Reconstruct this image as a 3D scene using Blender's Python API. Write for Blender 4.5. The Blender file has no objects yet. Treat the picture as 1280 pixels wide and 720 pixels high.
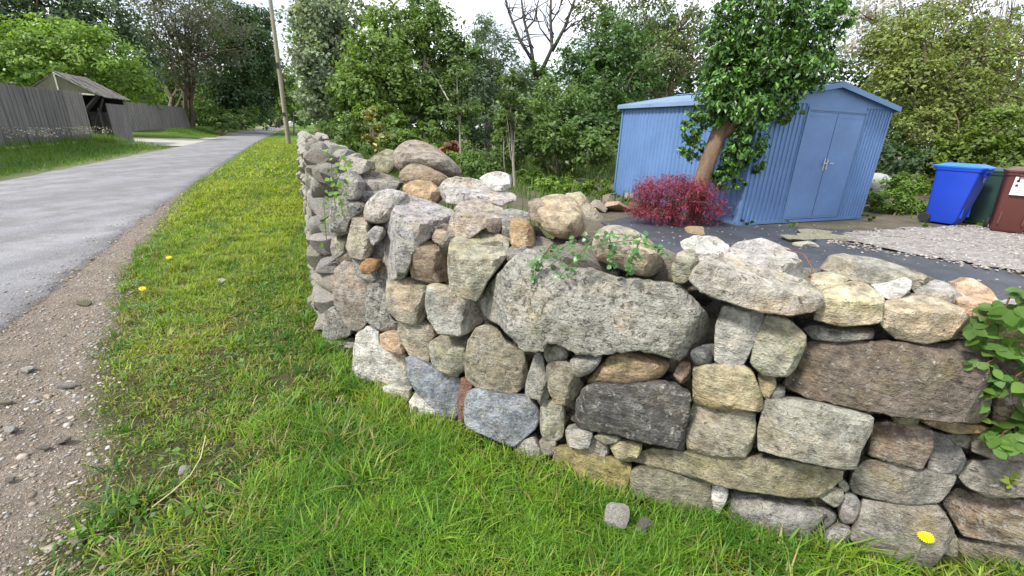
import bpy, math, random
import numpy as np
from mathutils import Matrix, Vector, noise, geometry

# ------------------------------------------------------------------ camera, sky, sun, exposure
scene = bpy.context.scene
COL = scene.collection
EYE = np.array([0.0, 0.0, 1.55])
FPX = 552.375                      # focal length in pixels of a 1280 wide picture
RCAM = np.array([[9.99318378e-01, 3.69158442e-02, 0.0],
                 [1.24346589e-02, -3.36608397e-01, 9.41562619e-01],
                 [3.47585789e-02, -9.40920830e-01, -3.36837993e-01]])
cam_data = bpy.data.cameras.new('camera')
cam_data.sensor_width = 36.0
cam_data.lens = FPX / 1280 * 36.0
cam_data.clip_start = 0.05
cam_data.clip_end = 2000
cam = bpy.data.objects.new('camera', cam_data)
COL.objects.link(cam)
_r, _u, _b = RCAM[:, 0], -RCAM[:, 1], -RCAM[:, 2]
cam.matrix_world = Matrix(((_r[0], _u[0], _b[0], EYE[0]), (_r[1], _u[1], _b[1], EYE[1]),
                           (_r[2], _u[2], _b[2], EYE[2]), (0, 0, 0, 1)))
scene.camera = cam

SUN_TO = Vector((-0.66, -0.44, 0.95)).normalized()
world = bpy.data.worlds.new('World')
scene.world = world
world.use_nodes = True
wn, wl = world.node_tree.nodes, world.node_tree.links
bg = wn['Background']
sky = wn.new('ShaderNodeTexSky')
sky.sky_type = 'NISHITA'
sky.sun_disc = False
sky.sun_elevation = math.asin(SUN_TO.z)
sky.sun_rotation = math.atan2(SUN_TO.x, SUN_TO.y)
sky.air_density = 1.0
sky.dust_density = 1.5
wtc = wn.new('ShaderNodeTexCoord')
wmap = wn.new('ShaderNodeMapping')
wmap.inputs['Scale'].default_value = (1.0, 1.0, 2.6)
wno = wn.new('ShaderNodeTexNoise')
wno.inputs['Scale'].default_value = 2.6
wno.inputs['Detail'].default_value = 7
wno.inputs['Roughness'].default_value = 0.6
wra = wn.new('ShaderNodeValToRGB')
wra.color_ramp.elements[0].position = 0.30
wra.color_ramp.elements[0].color = (0.45, 0.45, 0.45, 1)
wra.color_ramp.elements[1].position = 0.55
wra.color_ramp.elements[1].color = (1, 1, 1, 1)
wmx = wn.new('ShaderNodeMixRGB')
wtone = wn.new('ShaderNodeTexNoise'); wtone.inputs['Scale'].default_value = 5.5; wtone.inputs['Detail'].default_value = 6
wtr = wn.new('ShaderNodeValToRGB')
wtr.color_ramp.elements[0].position = 0.40; wtr.color_ramp.elements[0].color = (0.60, 0.64, 0.72, 1)
wtr.color_ramp.elements[1].position = 0.62; wtr.color_ramp.elements[1].color = (0.93, 0.95, 1.0, 1)
wsc = wn.new('ShaderNodeMixRGB'); wsc.blend_type = 'MULTIPLY'; wsc.inputs['Fac'].default_value = 1.0; wsc.inputs['Color2'].default_value = (10, 10, 10, 1)
wl.new(wmap.outputs['Vector'], wtone.inputs['Vector']); wl.new(wtone.outputs['Fac'], wtr.inputs['Fac']); wl.new(wtr.outputs['Color'], wsc.inputs['Color1']); wl.new(wsc.outputs['Color'], wmx.inputs['Color2'])
wl.new(wtc.outputs['Generated'], wmap.inputs['Vector'])
wl.new(wmap.outputs['Vector'], wno.inputs['Vector'])
wl.new(wno.outputs['Fac'], wra.inputs['Fac'])
wl.new(wra.outputs['Color'], wmx.inputs['Fac'])
wl.new(sky.outputs['Color'], wmx.inputs['Color1'])
wl.new(wmx.outputs['Color'], bg.inputs['Color'])
bg.inputs['Strength'].default_value = 0.115

sun_data = bpy.data.lights.new('sun', 'SUN')
sun_data.energy = 3.0
sun_data.angle = math.radians(8.0)
sun_data.color = (1.0, 0.955, 0.88)
sun = bpy.data.objects.new('sun', sun_data)
COL.objects.link(sun)
sun.rotation_euler = (-SUN_TO).to_track_quat('-Z', 'Y').to_euler()
scene.view_settings.view_transform = 'Standard'
scene.view_settings.look = 'None'
scene.view_settings.exposure = 0.84
scene.view_settings.gamma = 1.0
scene.cycles.max_bounces = 6
scene.cycles.transparent_max_bounces = 4
scene.cycles.caustics_reflective = False
scene.cycles.caustics_refractive = False

# ------------------------------------------------------------------ helpers
def ray(u, v):
    d = RCAM @ np.array([u - 640.0, v - 360.0, FPX])
    return d / np.linalg.norm(d)

def ground(u, v, z=0.0):
    d = ray(u, v)
    return EYE + d * (z - EYE[2]) / d[2]

def at(u, v, Y):
    """point seen at (u, v) in the photo at Y metres in front of the camera's foot"""
    d = ray(u, v)
    return EYE + d * (Y / d[1])

RU = np.array([-0.423, 0.906])     # along the lane
RN = np.array([0.906, 0.423])      # across it, towards the garden
def sn(s, n, z=0.0):
    p = RU * s + RN * n
    return np.array([p[0], p[1], z])

def tag(o, label=None, cat=None, group=None, kind=None):
    if label: o['label'] = label
    if cat: o['category'] = cat
    if group: o['group'] = group
    if kind: o['kind'] = kind
    return o

def empty(name, loc, label, cat, group=None):
    o = bpy.data.objects.new(name, None)
    o.empty_display_size = 0.2
    COL.objects.link(o)
    o.location = tuple(float(a) for a in loc)
    return tag(o, label, cat, group)

def link_mesh(name, me, mat, parent=None):
    o = bpy.data.objects.new(name, me)
    if mat is not None and len(me.materials) == 0:
        me.materials.append(mat)
    COL.objects.link(o)
    if parent is not None:
        o.parent = parent
        o.location = -Vector(parent.location) if not parent.get('local') else (0, 0, 0)
    return o

def np_mesh(name, V, F, cols=None, smooth=False, sharp=None):
    """V (n,3); F (m,k) array of equal-sized faces or list of index lists; cols (n,3) per vertex"""
    me = bpy.data.meshes.new(name)
    V = np.asarray(V, dtype=np.float32)
    if isinstance(F, np.ndarray):
        m, k = F.shape
        me.vertices.add(len(V)); me.vertices.foreach_set('co', V.ravel())
        me.loops.add(m * k); me.loops.foreach_set('vertex_index', F.astype(np.int32).ravel())
        me.polygons.add(m)
        me.polygons.foreach_set('loop_start', np.arange(0, m * k, k, dtype=np.int32))
        me.polygons.foreach_set('loop_total', np.full(m, k, dtype=np.int32))
        me.update(calc_edges=True)
    else:
        me.from_pydata([tuple(map(float, v)) for v in V], [], [list(map(int, f)) for f in F])
        me.update()
    if smooth:
        me.polygons.foreach_set('use_smooth', np.ones(len(me.polygons), dtype=bool))
        if sharp is not None:
            me.set_sharp_from_angle(angle=math.radians(sharp))
    if cols is not None:
        a = me.color_attributes.new('col', 'FLOAT_COLOR', 'POINT')
        c = np.ones((len(V), 4), dtype=np.float32); c[:, :3] = cols
        a.data.foreach_set('color', c.ravel())
    return me

class MB:
    """collects boxes, tubes and faces in one mesh"""
    def __init__(self): self.v, self.f = [], []
    def add(self, V, F):
        b = len(self.v)
        self.v += [tuple(map(float, p)) for p in V]
        self.f += [[b + i for i in q] for q in F]
        return self
    def box(self, lo, hi, M=None, taper=1.0):
        x0, y0, z0 = lo; x1, y1, z1 = hi
        V = [(x0, y0, z0), (x1, y0, z0), (x1, y1, z0), (x0, y1, z0), (x0, y0, z1), (x1, y0, z1), (x1, y1, z1), (x0, y1, z1)]
        if taper != 1.0:
            cx, cy = (x0 + x1) / 2, (y0 + y1) / 2
            V = [((x - cx) * (taper if z == z0 else 1) + cx, (y - cy) * (taper if z == z0 else 1) + cy, z) for x, y, z in V]
        if M is not None: V = [tuple(M @ Vector(p)) for p in V]
        return self.add(V, [(0, 3, 2, 1), (4, 5, 6, 7), (0, 1, 5, 4), (1, 2, 6, 5), (2, 3, 7, 6), (3, 0, 4, 7)])
    def tube(self, path, radii, k=7, cap=True):
        path = [Vector(p) for p in path]
        V, F = [], []
        n = len(path)
        ref = Vector((0.31, 0.87, 0.2))
        for i, p in enumerate(path):
            d = (path[min(i + 1, n - 1)] - path[max(i - 1, 0)])
            if d.length < 1e-9: d = Vector((0, 0, 1))
            d.normalize()
            a = d.cross(ref)
            if a.length < 0.05: a = d.cross(Vector((1, 0, 0)))
            a.normalize(); b = d.cross(a)
            r = radii[i] if hasattr(radii, '__len__') else radii
            for j in range(k):
                t = 2 * math.pi * j / k
                V.append(p + a * (r * math.cos(t)) + b * (r * math.sin(t)))
        for i in range(n - 1):
            for j in range(k):
                F.append((i * k + j, i * k + (j + 1) % k, (i + 1) * k + (j + 1) % k, (i + 1) * k + j))
        if cap:
            F.append(tuple(range(k))[::-1]); F.append(tuple((n - 1) * k + j for j in range(k)))
        return self.add(V, F)
    def build(self, name, mat, parent=None, smooth=False, sharp=None):
        me = np_mesh(name, np.array(self.v), self.f, smooth=smooth, sharp=sharp)
        return link_mesh(name, me, mat, parent)

# ------------------------------------------------------------------ materials
def new_mat(name):
    m = bpy.data.materials.new(name); m.use_nodes = True
    nt = m.node_tree; b = nt.nodes['Principled BSDF']
    return m, nt, nt.nodes, nt.links, b

def N_noise(nt, vec, scale, detail=4, rough=0.55, dist=0.0):
    n = nt.nodes.new('ShaderNodeTexNoise')
    n.inputs['Scale'].default_value = scale; n.inputs['Detail'].default_value = detail
    n.inputs['Roughness'].default_value = rough; n.inputs['Distortion'].default_value = dist
    if vec is not None: nt.links.new(vec, n.inputs['Vector'])
    return n.outputs['Fac']

def N_ramp(nt, fac, stops):
    r = nt.nodes.new('ShaderNodeValToRGB')
    e = r.color_ramp.elements
    while len(e) < len(stops): e.new(0.5)
    for i, (p, c) in enumerate(stops):
        e[i].position = p
        e[i].color = (c, c, c, 1) if not hasattr(c, '__len__') else (*c, 1)
    nt.links.new(fac, r.inputs['Fac'])
    return r.outputs['Color']

def N_mix(nt, fac, a, b, mode='MIX'):
    m = nt.nodes.new('ShaderNodeMixRGB'); m.blend_type = mode
    for sock, x in (('Fac', fac), ('Color1', a), ('Color2', b)):
        if hasattr(x, 'links') or hasattr(x, 'is_linked'): nt.links.new(x, m.inputs[sock])
        elif hasattr(x, '__len__'): m.inputs[sock].default_value = (*x, 1)
        else: m.inputs[sock].default_value = x if sock == 'Fac' else (x, x, x, 1)
    return m.outputs['Color']

def N_math(nt, op, a, b=0.0, c=None):
    m = nt.nodes.new('ShaderNodeMath'); m.operation = op
    for i, x in enumerate((a, b) if c is None else (a, b, c)):
        if hasattr(x, 'is_linked'): nt.links.new(x, m.inputs[i])
        else: m.inputs[i].default_value = x
    return m.outputs[0]

def N_bump(nt, h, strength=0.5, dist=0.01, normal=None):
    b = nt.nodes.new('ShaderNodeBump')
    b.inputs['Strength'].default_value = strength; b.inputs['Distance'].default_value = dist
    nt.links.new(h, b.inputs['Height'])
    if normal is not None: nt.links.new(normal, b.inputs['Normal'])
    return b.outputs['Normal']

def stone_material():
    m, nt, N, L, b = new_mat('stone')
    tc = N.new('ShaderNodeTexCoord'); oi = N.new('ShaderNodeObjectInfo')
    rnd = N.new('ShaderNodeVectorMath'); rnd.operation = 'SCALE'
    cmb = N.new('ShaderNodeCombineXYZ')
    for i in range(3): L.new(oi.outputs['Random'], cmb.inputs[i])
    L.new(cmb.outputs[0], rnd.inputs[0]); rnd.inputs['Scale'].default_value = 37.0
    add = N.new('ShaderNodeVectorMath'); add.operation = 'ADD'
    L.new(tc.outputs['Object'], add.inputs[0]); L.new(rnd.outputs[0], add.inputs[1])
    v = add.outputs[0]
    big = N_noise(nt, v, 5.0, 4, 0.6, 0.4)
    mid = N_noise(nt, v, 19.0, 5, 0.65, 0.2)
    fine = N_noise(nt, v, 95.0, 4, 0.7)
    speck = N_noise(nt, v, 240.0, 2, 0.6)
    base = oi.outputs['Color']
    lich = oi.outputs['Alpha']
    c = N_mix(nt, N_ramp(nt, mid, [(0.34, 0.0), (0.64, 1.0)]), N_mix(nt, 1.0, base, (0.60, 0.59, 0.58), 'MULTIPLY'), N_mix(nt, 1.0, base, (1.42, 1.40, 1.36), 'MULTIPLY'))
    c = N_mix(nt, N_ramp(nt, N_noise(nt, v, 9.0, 3, 0.5, 1.2), [(0.40, 0.55), (0.50, 0.0)]), c, N_mix(nt, 1.0, c, (0.62, 0.61, 0.60), 'MULTIPLY'))
    # warm iron stains
    warm = N_ramp(nt, big, [(0.50, 0.0), (0.68, 0.55)])
    c = N_mix(nt, warm, c, N_mix(nt, 1.0, c, (1.18, 0.96, 0.70), 'MULTIPLY'))
    c = N_mix(nt, N_ramp(nt, N_noise(nt, v, 6.5, 4, 0.6, 0.8), [(0.54, 0.0), (0.66, 0.45)]), c, N_mix(nt, 1.0, c, (0.86, 0.93, 0.62), 'MULTIPLY'))
    # pale crustose lichen, more where alpha is high
    lno = N_noise(nt, v, 30.0, 7, 0.78, 0.3)
    thr = N_math(nt, 'SUBTRACT', lno, N_math(nt, 'MULTIPLY_ADD', lich, -0.26, 0.61))
    lmask = N_ramp(nt, N_math(nt, 'MULTIPLY', thr, 9.0), [(0.0, 0.0), (0.8, 0.75)])
    c = N_mix(nt, lmask, c, (0.46, 0.45, 0.40))
    # dark algae and weathering specks
    dno = N_noise(nt, v, 41.0, 4, 0.7, 0.9)
    dthr = N_math(nt, 'SUBTRACT', dno, N_math(nt, 'MULTIPLY_ADD', lich, -0.14, 0.63))
    dmask = N_ramp(nt, N_math(nt, 'MULTIPLY', dthr, 8.0), [(0.0, 0.0), (0.6, 0.85)])
    c = N_mix(nt, dmask, c, N_mix(nt, 1.0, base, (0.22, 0.21, 0.21), 'MULTIPLY'))
    c = N_mix(nt, N_ramp(nt, fine, [(0.35, 0.0), (0.65, 1.0)]), N_mix(nt, 1.0, c, (0.80, 0.79, 0.78), 'MULTIPLY'), N_mix(nt, 1.0, c, (1.14, 1.14, 1.14), 'MULTIPLY'))
    # strata / scratches
    mp = N.new('ShaderNodeMapping'); mp.inputs['Scale'].default_value = (8, 8, 60); mp.inputs['Rotation'].default_value = (0.25, 0.1, 0)
    L.new(v, mp.inputs['Vector'])
    stra = N_noise(nt, mp.outputs[0], 1.0, 4, 0.6, 0.8)
    c = N_mix(nt, N_ramp(nt, stra, [(0.36, 0.28), (0.5, 0.0)]), c, N_mix(nt, 1.0, c, (0.5, 0.48, 0.46), 'MULTIPLY'))
    L.new(c, b.inputs['Base Color'])
    b.inputs['Roughness'].default_value = 0.92
    b.inputs['Specular IOR Level'].default_value = 0.25
    h = N_math(nt, 'ADD', N_math(nt, 'MULTIPLY', mid, 1.0), N_math(nt, 'MULTIPLY', fine, 0.45))
    h = N_math(nt, 'ADD', h, N_math(nt, 'MULTIPLY', speck, 0.18))
    h = N_math(nt, 'ADD', h, N_math(nt, 'MULTIPLY', stra, 0.4))
    L.new(N_bump(nt, h, 1.0, 0.028), b.inputs['Normal'])
    return m

def leaf_material(name, trans=0.35, rough=0.45, spec=0.4):
    m, nt, N, L, b = new_mat(name)
    at_ = N.new('ShaderNodeVertexColor'); at_.layer_name = 'col'
    L.new(at_.outputs['Color'], b.inputs['Base Color'])
    b.inputs['Roughness'].default_value = rough
    b.inputs['Specular IOR Level'].default_value = spec
    tr = N.new('ShaderNodeBsdfTranslucent')
    L.new(N_mix(nt, 1.0, at_.outputs['Color'], (1.5, 1.6, 0.7), 'MULTIPLY'), tr.inputs['Color'])
    mx = N.new('ShaderNodeMixShader'); mx.inputs[0].default_value = trans
    L.new(b.outputs[0], mx.inputs[1]); L.new(tr.outputs[0], mx.inputs[2])
    L.new(mx.outputs[0], N['Material Output'].inputs['Surface'])
    return m

def plain(name, col, rough=0.6, metal=0.0, var=0.15, scale=8.0, bump=0.2, bdist=0.003, stretch=(1, 1, 1), coord='Object', spec=0.5):
    m, nt, N, L, b = new_mat(name)
    tc = N.new('ShaderNodeTexCoord'); mp = N.new('ShaderNodeMapping'); mp.inputs['Scale'].default_value = stretch
    L.new(tc.outputs[coord], mp.inputs['Vector'])
    n1 = N_noise(nt, mp.outputs[0], scale, 5, 0.6)
    n2 = N_noise(nt, mp.outputs[0], scale * 7, 3, 0.6)
    lo = tuple(c * (1 - var) for c in col); hi = tuple(min(1, c * (1 + var)) for c in col)
    c = N_mix(nt, N_ramp(nt, n1, [(0.3, 0.0), (0.7, 1.0)]), lo, hi)
    c = N_mix(nt, N_ramp(nt, n2, [(0.35, var), (0.6, 0.0)]), c, tuple(x * 0.5 for x in col))
    L.new(c, b.inputs['Base Color'])
    b.inputs['Roughness'].default_value = rough; b.inputs['Metallic'].default_value = metal
    b.inputs['Specular IOR Level'].default_value = spec
    if bump > 0:
        L.new(N_bump(nt, N_math(nt, 'ADD', n1, n2), bump, bdist), b.inputs['Normal'])
    return m

def vcol_mat(name, rough=0.9, bscale=60.0, bump=0.5, bdist=0.006, detail=(0.7, 1.25)):
    m, nt, N, L, b = new_mat(name)
    a = N.new('ShaderNodeVertexColor'); a.layer_name = 'col'
    tc = N.new('ShaderNodeTexCoord')
    n1 = N_noise(nt, tc.outputs['Object'], bscale, 5, 0.7)
    n2 = N_noise(nt, tc.outputs['Object'], bscale * 0.13, 4, 0.6)
    c = N_mix(nt, N_ramp(nt, n1, [(0.3, 0.0), (0.7, 1.0)]), N_mix(nt, 1.0, a.outputs['Color'], (detail[0],) * 3, 'MULTIPLY'), N_mix(nt, 1.0, a.outputs['Color'], (detail[1],) * 3, 'MULTIPLY'))
    c = N_mix(nt, N_ramp(nt, n2, [(0.35, 0.35), (0.6, 0.0)]), c, N_mix(nt, 1.0, c, (0.6, 0.58, 0.55), 'MULTIPLY'))
    L.new(c, b.inputs['Base Color']); b.inputs['Roughness'].default_value = rough
    b.inputs['Specular IOR Level'].default_value = 0.2
    L.new(N_bump(nt, n1, bump, bdist), b.inputs['Normal'])
    return m

M = {}
M['stone'] = stone_material()
M['leaf'] = leaf_material('leaf', 0.32, 0.5, 0.3)
M['gloss_leaf'] = leaf_material('glossy_leaf', 0.22, 0.38, 0.5)
M['grass'] = leaf_material('grass_blade', 0.35, 0.5, 0.3)
M['petal'] = leaf_material('petal', 0.15, 0.6, 0.2)
M['bark'] = plain('bark', (0.16, 0.12, 0.085), 0.95, 0, 0.45, 6, 1.0, 0.02, (1, 1, 0.25))
M['pale_bark'] = plain('pale_bark', (0.33, 0.30, 0.25), 0.9, 0, 0.3, 8, 0.8, 0.01, (1, 1, 0.3))
M['ground'] = vcol_mat('soil', 0.95, 70, 1.0, 0.03, (0.40, 1.5))
M['asphalt'] = plain('asphalt', (0.21, 0.21, 0.225), 0.85, 0, 0.16, 1.3, 0.0)
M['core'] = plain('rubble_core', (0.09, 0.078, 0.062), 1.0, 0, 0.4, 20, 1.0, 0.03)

# ------------------------------------------------------------------ leaf clouds
def leaf_cloud(C, Nn, size, col, rng, aspect=0.55, fold=0.12, droop=0.0):
    """one folded four-cornered leaf per row: centre, normal, length, colour"""
    n = len(C)
    Nn = Nn / (np.linalg.norm(Nn, axis=1, keepdims=True) + 1e-9)
    a = rng.normal(size=(n, 3)); a[:, 2] -= droop
    a -= (a * Nn).sum(1, keepdims=True) * Nn
    a /= np.linalg.norm(a, axis=1, keepdims=True) + 1e-9
    b = np.cross(Nn, a)
    L = size[:, None] * 0.5
    W = L * aspect
    V = np.stack([C - a * L, C - a * L * 0.1 + b * W + Nn * L * fold, C + a * L, C - a * L * 0.1 - b * W + Nn * L * fold], 1).reshape(-1, 3)
    F = np.arange(4 * n).reshape(n, 4)
    return V, F, np.repeat(col, 4, axis=0)

def crown_leaves(blobs, rng, size, col, var=0.22, aspect=0.55, clump=0.28, per=40, droop=0.0, tilt=0.9, hue=0.10, fill=0.5):
    """blobs: (centre, radii, number of leaves). Leaves sit in clumps spread through each blob."""
    Vs, Fs, Cs, base = [], [], [], 0
    for cen, rad, n in blobs:
        cen = np.array(cen); rad = np.array(rad) * np.ones(3)
        k = max(3, int(n / per))
        d = rng.normal(size=(k, 3)); d /= np.linalg.norm(d, axis=1, keepdims=True)
        rr = (fill + (1 - fill) * rng.random(k) ** 0.6)
        rr *= rng.uniform(0.8, 1.12, k)
        cc = cen + d * rad * rr[:, None]
        idx = rng.integers(0, k, n)
        cs = clump * rng.uniform(0.6, 1.5, k)
        off = rng.normal(size=(n, 3)) * (cs[idx, None] * rad.min() * 0.55)
        off[:, 2] *= 0.7
        C = cc[idx] + off
        Nn = d[idx] * 0.7 + rng.normal(size=(n, 3)) * tilt * 0.6 + np.array([0, 0, 0.65])
        kc = 1 + rng.normal(size=(k, 1)) * var * 0.6
        kh = rng.normal(size=(k, 3)) * hue * np.array([1.0, 0.35, 0.4])
        c = np.array(col) * (kc + kh)[idx] * (1 + rng.normal(size=(n, 1)) * var * 0.6)
        c = np.clip(c, 0.004, 0.9)
        V, F, cc4 = leaf_cloud(C, Nn, size * rng.uniform(0.6, 1.35, n), c, rng, aspect, 0.15, droop)
        Vs.append(V); Fs.append(F + base); Cs.append(cc4); base += len(V)
    return np.concatenate(Vs), np.concatenate(Fs), np.concatenate(Cs)

def wobble_path(a, b, n, amp, rng):
    a, b = np.array(a, float), np.array(b, float)
    t = np.linspace(0, 1, n)[:, None]
    p = a + (b - a) * t
    w = np.cumsum(rng.normal(size=(n, 3)), axis=0); w -= t * w[-1]
    return p + w * amp

# ------------------------------------------------------------------ wall line (plan), from the far lane side round the corner to the right
WALL = np.array([sn(22, -0.02)[:2], sn(12, -0.02)[:2], (-3.97, 8.46), (-1.59, 3.36), (-1.06, 2.61), (-0.65, 2.26), (0.03, 1.85),
                 (0.26, 1.70), (0.93, 1.43), (1.36, 1.33), (2.04, 1.28), (4.6, 1.14)])
def wall_pt(f, off=0.0):
    i = int(min(max(math.floor(f), 0), len(WALL) - 2)); t = f - i
    a, b = WALL[i], WALL[i + 1]; e = (b - a) / np.linalg.norm(b - a)
    return a + (b - a) * t + np.array([-e[1], e[0]]) * off
def wall_hit(u, v, off=0.0):
    d = ray(u, v); best = None
    for i in range(len(WALL) - 1):
        a, b = WALL[i], WALL[i + 1]; e = b - a; en = e / np.linalg.norm(e)
        a2 = a + np.array([-en[1], en[0]]) * off
        det = -d[0] * e[1] + e[0] * d[1]
        if abs(det) < 1e-9: continue
        t = (-a2[0] * e[1] + e[0] * a2[1]) / det
        s = (d[0] * a2[1] - d[1] * a2[0]) / det
        if t > 0.3 and -0.06 <= s <= 1.06 and (best is None or t < best[0]):
            best = (t, i + s, np.array([en[1], -en[0]]))
    return best
def behind_wall(x, y):
    """signed distance behind the wall face (positive = garden side), arrays"""
    x = np.asarray(x, float); y = np.asarray(y, float)
    bd = np.full(x.shape, 1e9); sg = np.ones(x.shape)
    for i in range(len(WALL) - 1):
        a, b = WALL[i], WALL[i + 1]; e = b - a; L2 = e @ e
        t = np.clip(((x - a[0]) * e[0] + (y - a[1]) * e[1]) / L2, 0, 1)
        qx, qy = a[0] + t * e[0] - x, a[1] + t * e[1] - y
        d = np.hypot(qx, qy); cr = e[0] * (y - a[1]) - e[1] * (x - a[0])
        m = d < bd - 1e-9
        bd = np.where(m, d, bd); sg = np.where(m, np.sign(cr), sg)
    return bd * sg

# lane edges in (along, across)
def lane_right(s): return np.interp(s, [-10, 1, 4, 6, 9, 17, 60, 120], [-2.0, -2.1, -2.2, -2.3, -2.46, -2.72, -3.4, -4.4])
def lane_left(s): return np.interp(s, [-10, 10, 15, 31, 56, 120], [-6.6, -6.7, -6.6, -6.4, -7.1, -8.4])
def gravel_edge(s): return np.interp(s, [-3, 1.7, 2.4, 3.2, 4.3, 5.7, 9, 14, 40], [-0.95, -0.99, -1.05, -1.3, -1.5, -1.8, -2.22, -2.6, -3.1])

def fbm(x, y, sc, z=0.0, oc=4):
    return np.array([noise.fractal(Vector((a * sc, b * sc, z)), 1.0, 2.0, oc) for a, b in zip(np.ravel(x), np.ravel(y))]).reshape(np.shape(x))

# ------------------------------------------------------------------ ground sheet (one sheet to the horizon), finer near the camera
def spaced(lo, hi, fine_lo, fine_hi, step, grow=1.28):
    c = list(np.arange(fine_lo, fine_hi + step / 2, step)); st = step
    while c[-1] < hi: st *= grow; c.append(c[-1] + st)
    st = step
    while c[0] > lo: st *= grow; c.insert(0, c[0] - st)
    return np.array(c)
ss = spaced(-300, 600, 0.4, 7.0, 0.07); ns = spaced(-400, 400, -2.6, 2.2, 0.07)
S_, N_ = np.meshgrid(ss, ns, indexing='ij')
X_ = RU[0] * S_ + RN[0] * N_; Y_ = RU[1] * S_ + RN[1] * N_
small = fbm(X_, Y_, 2.6); big_n = fbm(X_, Y_, 0.45, 4.0)
on_verge = np.clip((N_ - gravel_edge(S_)) / 0.5, 0, 1)
left = np.clip((lane_left(S_) - 0.25 - N_) / 2.3, 0, 1)
drive = np.exp(-((S_ - 39) / 8.0) ** 4)
left = left * (1 - drive)
Zg = -0.035 + on_verge * (0.03 + 0.02 * small) + left * 0.44 + 0.01 * big_n * left
lane_mask = (N_ < lane_right(S_) - 0.12) & (N_ > lane_left(S_) + 0.12)
Zg = np.where(lane_mask, -0.045, Zg)
grav = np.clip((gravel_edge(S_) - N_ + 0.10 * small + 0.03) / 0.16, 0, 1) * np.clip((N_ - lane_left(S_) + .35 + .2 * small) / 0.2, 0, 1)
g1 = fbm(X_, Y_, 6.0, 9.0)
soil = np.array([0.10, 0.08, 0.045]); turf = np.array([0.06, 0.095, 0.018])
gcol = soil + (turf - soil) * np.clip(0.55 + 0.7 * g1, 0, 1)[..., None]
far = np.clip((np.hypot(X_, Y_) - 6) / 12, 0, 1)[..., None]
gcol = gcol * (1 - far) + np.array([0.085, 0.15, 0.022]) * (1 + 0.35 * small[..., None]) * far
gravc = np.array([0.265, 0.225, 0.18]) * (1 + 0.30 * g1[..., None])
gcol = gcol * (1 - grav[..., None]) + gravc * grav[..., None]
nS, nN = S_.shape
idx = np.arange(nS * nN).reshape(nS, nN)
Fg = np.stack([idx[:-1, :-1], idx[:-1, 1:], idx[1:, 1:], idx[1:, :-1]], -1).reshape(-1, 4)[:, ::-1]
gme = np_mesh('ground', np.stack([X_, Y_, Zg], -1).reshape(-1, 3), Fg, cols=np.clip(gcol, 0.01, 1).reshape(-1, 3), smooth=True)
tag(link_mesh('ground', gme, M['ground']), kind='structure')

# ------------------------------------------------------------------ lane of worn asphalt, its gravelly edge left ragged
def asphalt_material():
    m, nt, N, L, b = new_mat('worn_asphalt')
    tc = N.new('ShaderNodeTexCoord')
    mp = N.new('ShaderNodeMapping'); mp.inputs['Rotation'].default_value = (0, 0, math.atan2(0.423, 0.906) * -1)
    mp.inputs['Scale'].default_value = (1.6, 0.10, 1)
    mp.vector_type = 'POINT'
    L.new(tc.outputs['Object'], mp.inputs['Vector'])
    tracks = N_noise(nt, mp.outputs[0], 1.0, 3, 0.5)
    chips = N_noise(nt, tc.outputs['Object'], 75, 4, 0.75)
    blot = N_noise(nt, tc.outputs['Object'], 1.7, 5, 0.6)
    c = N_mix(nt, N_ramp(nt, tracks, [(0.38, 0.0), (0.62, 1.0)]), (0.165, 0.165, 0.178), (0.255, 0.255, 0.27))
    c = N_mix(nt, N_ramp(nt, blot, [(0.38, 0.75), (0.55, 0.0)]), c, (0.13, 0.125, 0.12))
    c = N_mix(nt, N_ramp(nt, chips, [(0.36, 0.75), (0.52, 0.0)]), c, (0.07, 0.07, 0.075))
    c = N_mix(nt, N_ramp(nt, chips, [(0.55, 0.0), (0.68, 0.8)]), c, (0.42, 0.41, 0.41))
    L.new(c, b.inputs['Base Color']); b.inputs['Roughness'].default_value = 0.85
    L.new(N_bump(nt, chips, 0.6, 0.008), b.inputs['Normal'])
    return m
sl = spaced(-20, 160, 0, 10, 0.12, 1.06)
cr = np.array([0, .02, .1, .25, .4, .5, .6, .75, .88, .95, .985, 1.0])
V = []
for s in sl:
    jr = 0.10 * noise.fractal(Vector((s * 1.8, 3, 0)), 1, 2, 4); jl = 0.12 * noise.fractal(Vector((s * 1.1, 9, 0)), 1, 2, 4)
    a, b_ = lane_left(s) + jl, lane_right(s) + jr
    for t in cr:
        V.append(sn(s, a + (b_ - a) * t, -0.012 + 0.06 * (1 - (2 * t - 1) ** 2) - (0.05 if t in (0.0, 1.0) else 0)))
k = len(cr); idx = np.arange(len(sl) * k).reshape(len(sl), k)
F = np.stack([idx[:-1, :-1], idx[:-1, 1:], idx[1:, 1:], idx[1:, :-1]], -1).reshape(-1, 4)
tag(link_mesh('road', np_mesh('road', np.array(V), F[:, ::-1], smooth=True), asphalt_material()), kind='structure')
# driveway mouth across the lane
dv = []
for i, s in enumerate(np.linspace(32.3, 47.5, 14)):
    w = 0.5 * noise.noise(Vector((s, 0, 2)))
    dv += [sn(s, -6.3, 0.0), sn(s + w * .3, -9.0, 0.03), sn(s + 1.2 + w * .3 if i else s + .8, -14.5, 0.06)]
idx = np.arange(42).reshape(14, 3)
F = np.stack([idx[:-1, :-1], idx[:-1, 1:], idx[1:, 1:], idx[1:, :-1]], -1).reshape(-1, 4)
M['drive'] = plain('driveway_gravel', (0.36, 0.335, 0.30), 0.95, 0, 0.2, 2.0, 0.6, 0.02)
tag(link_mesh('driveway', np_mesh('driveway', np.array(dv), F, smooth=True), M['drive']), kind='structure')

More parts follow.
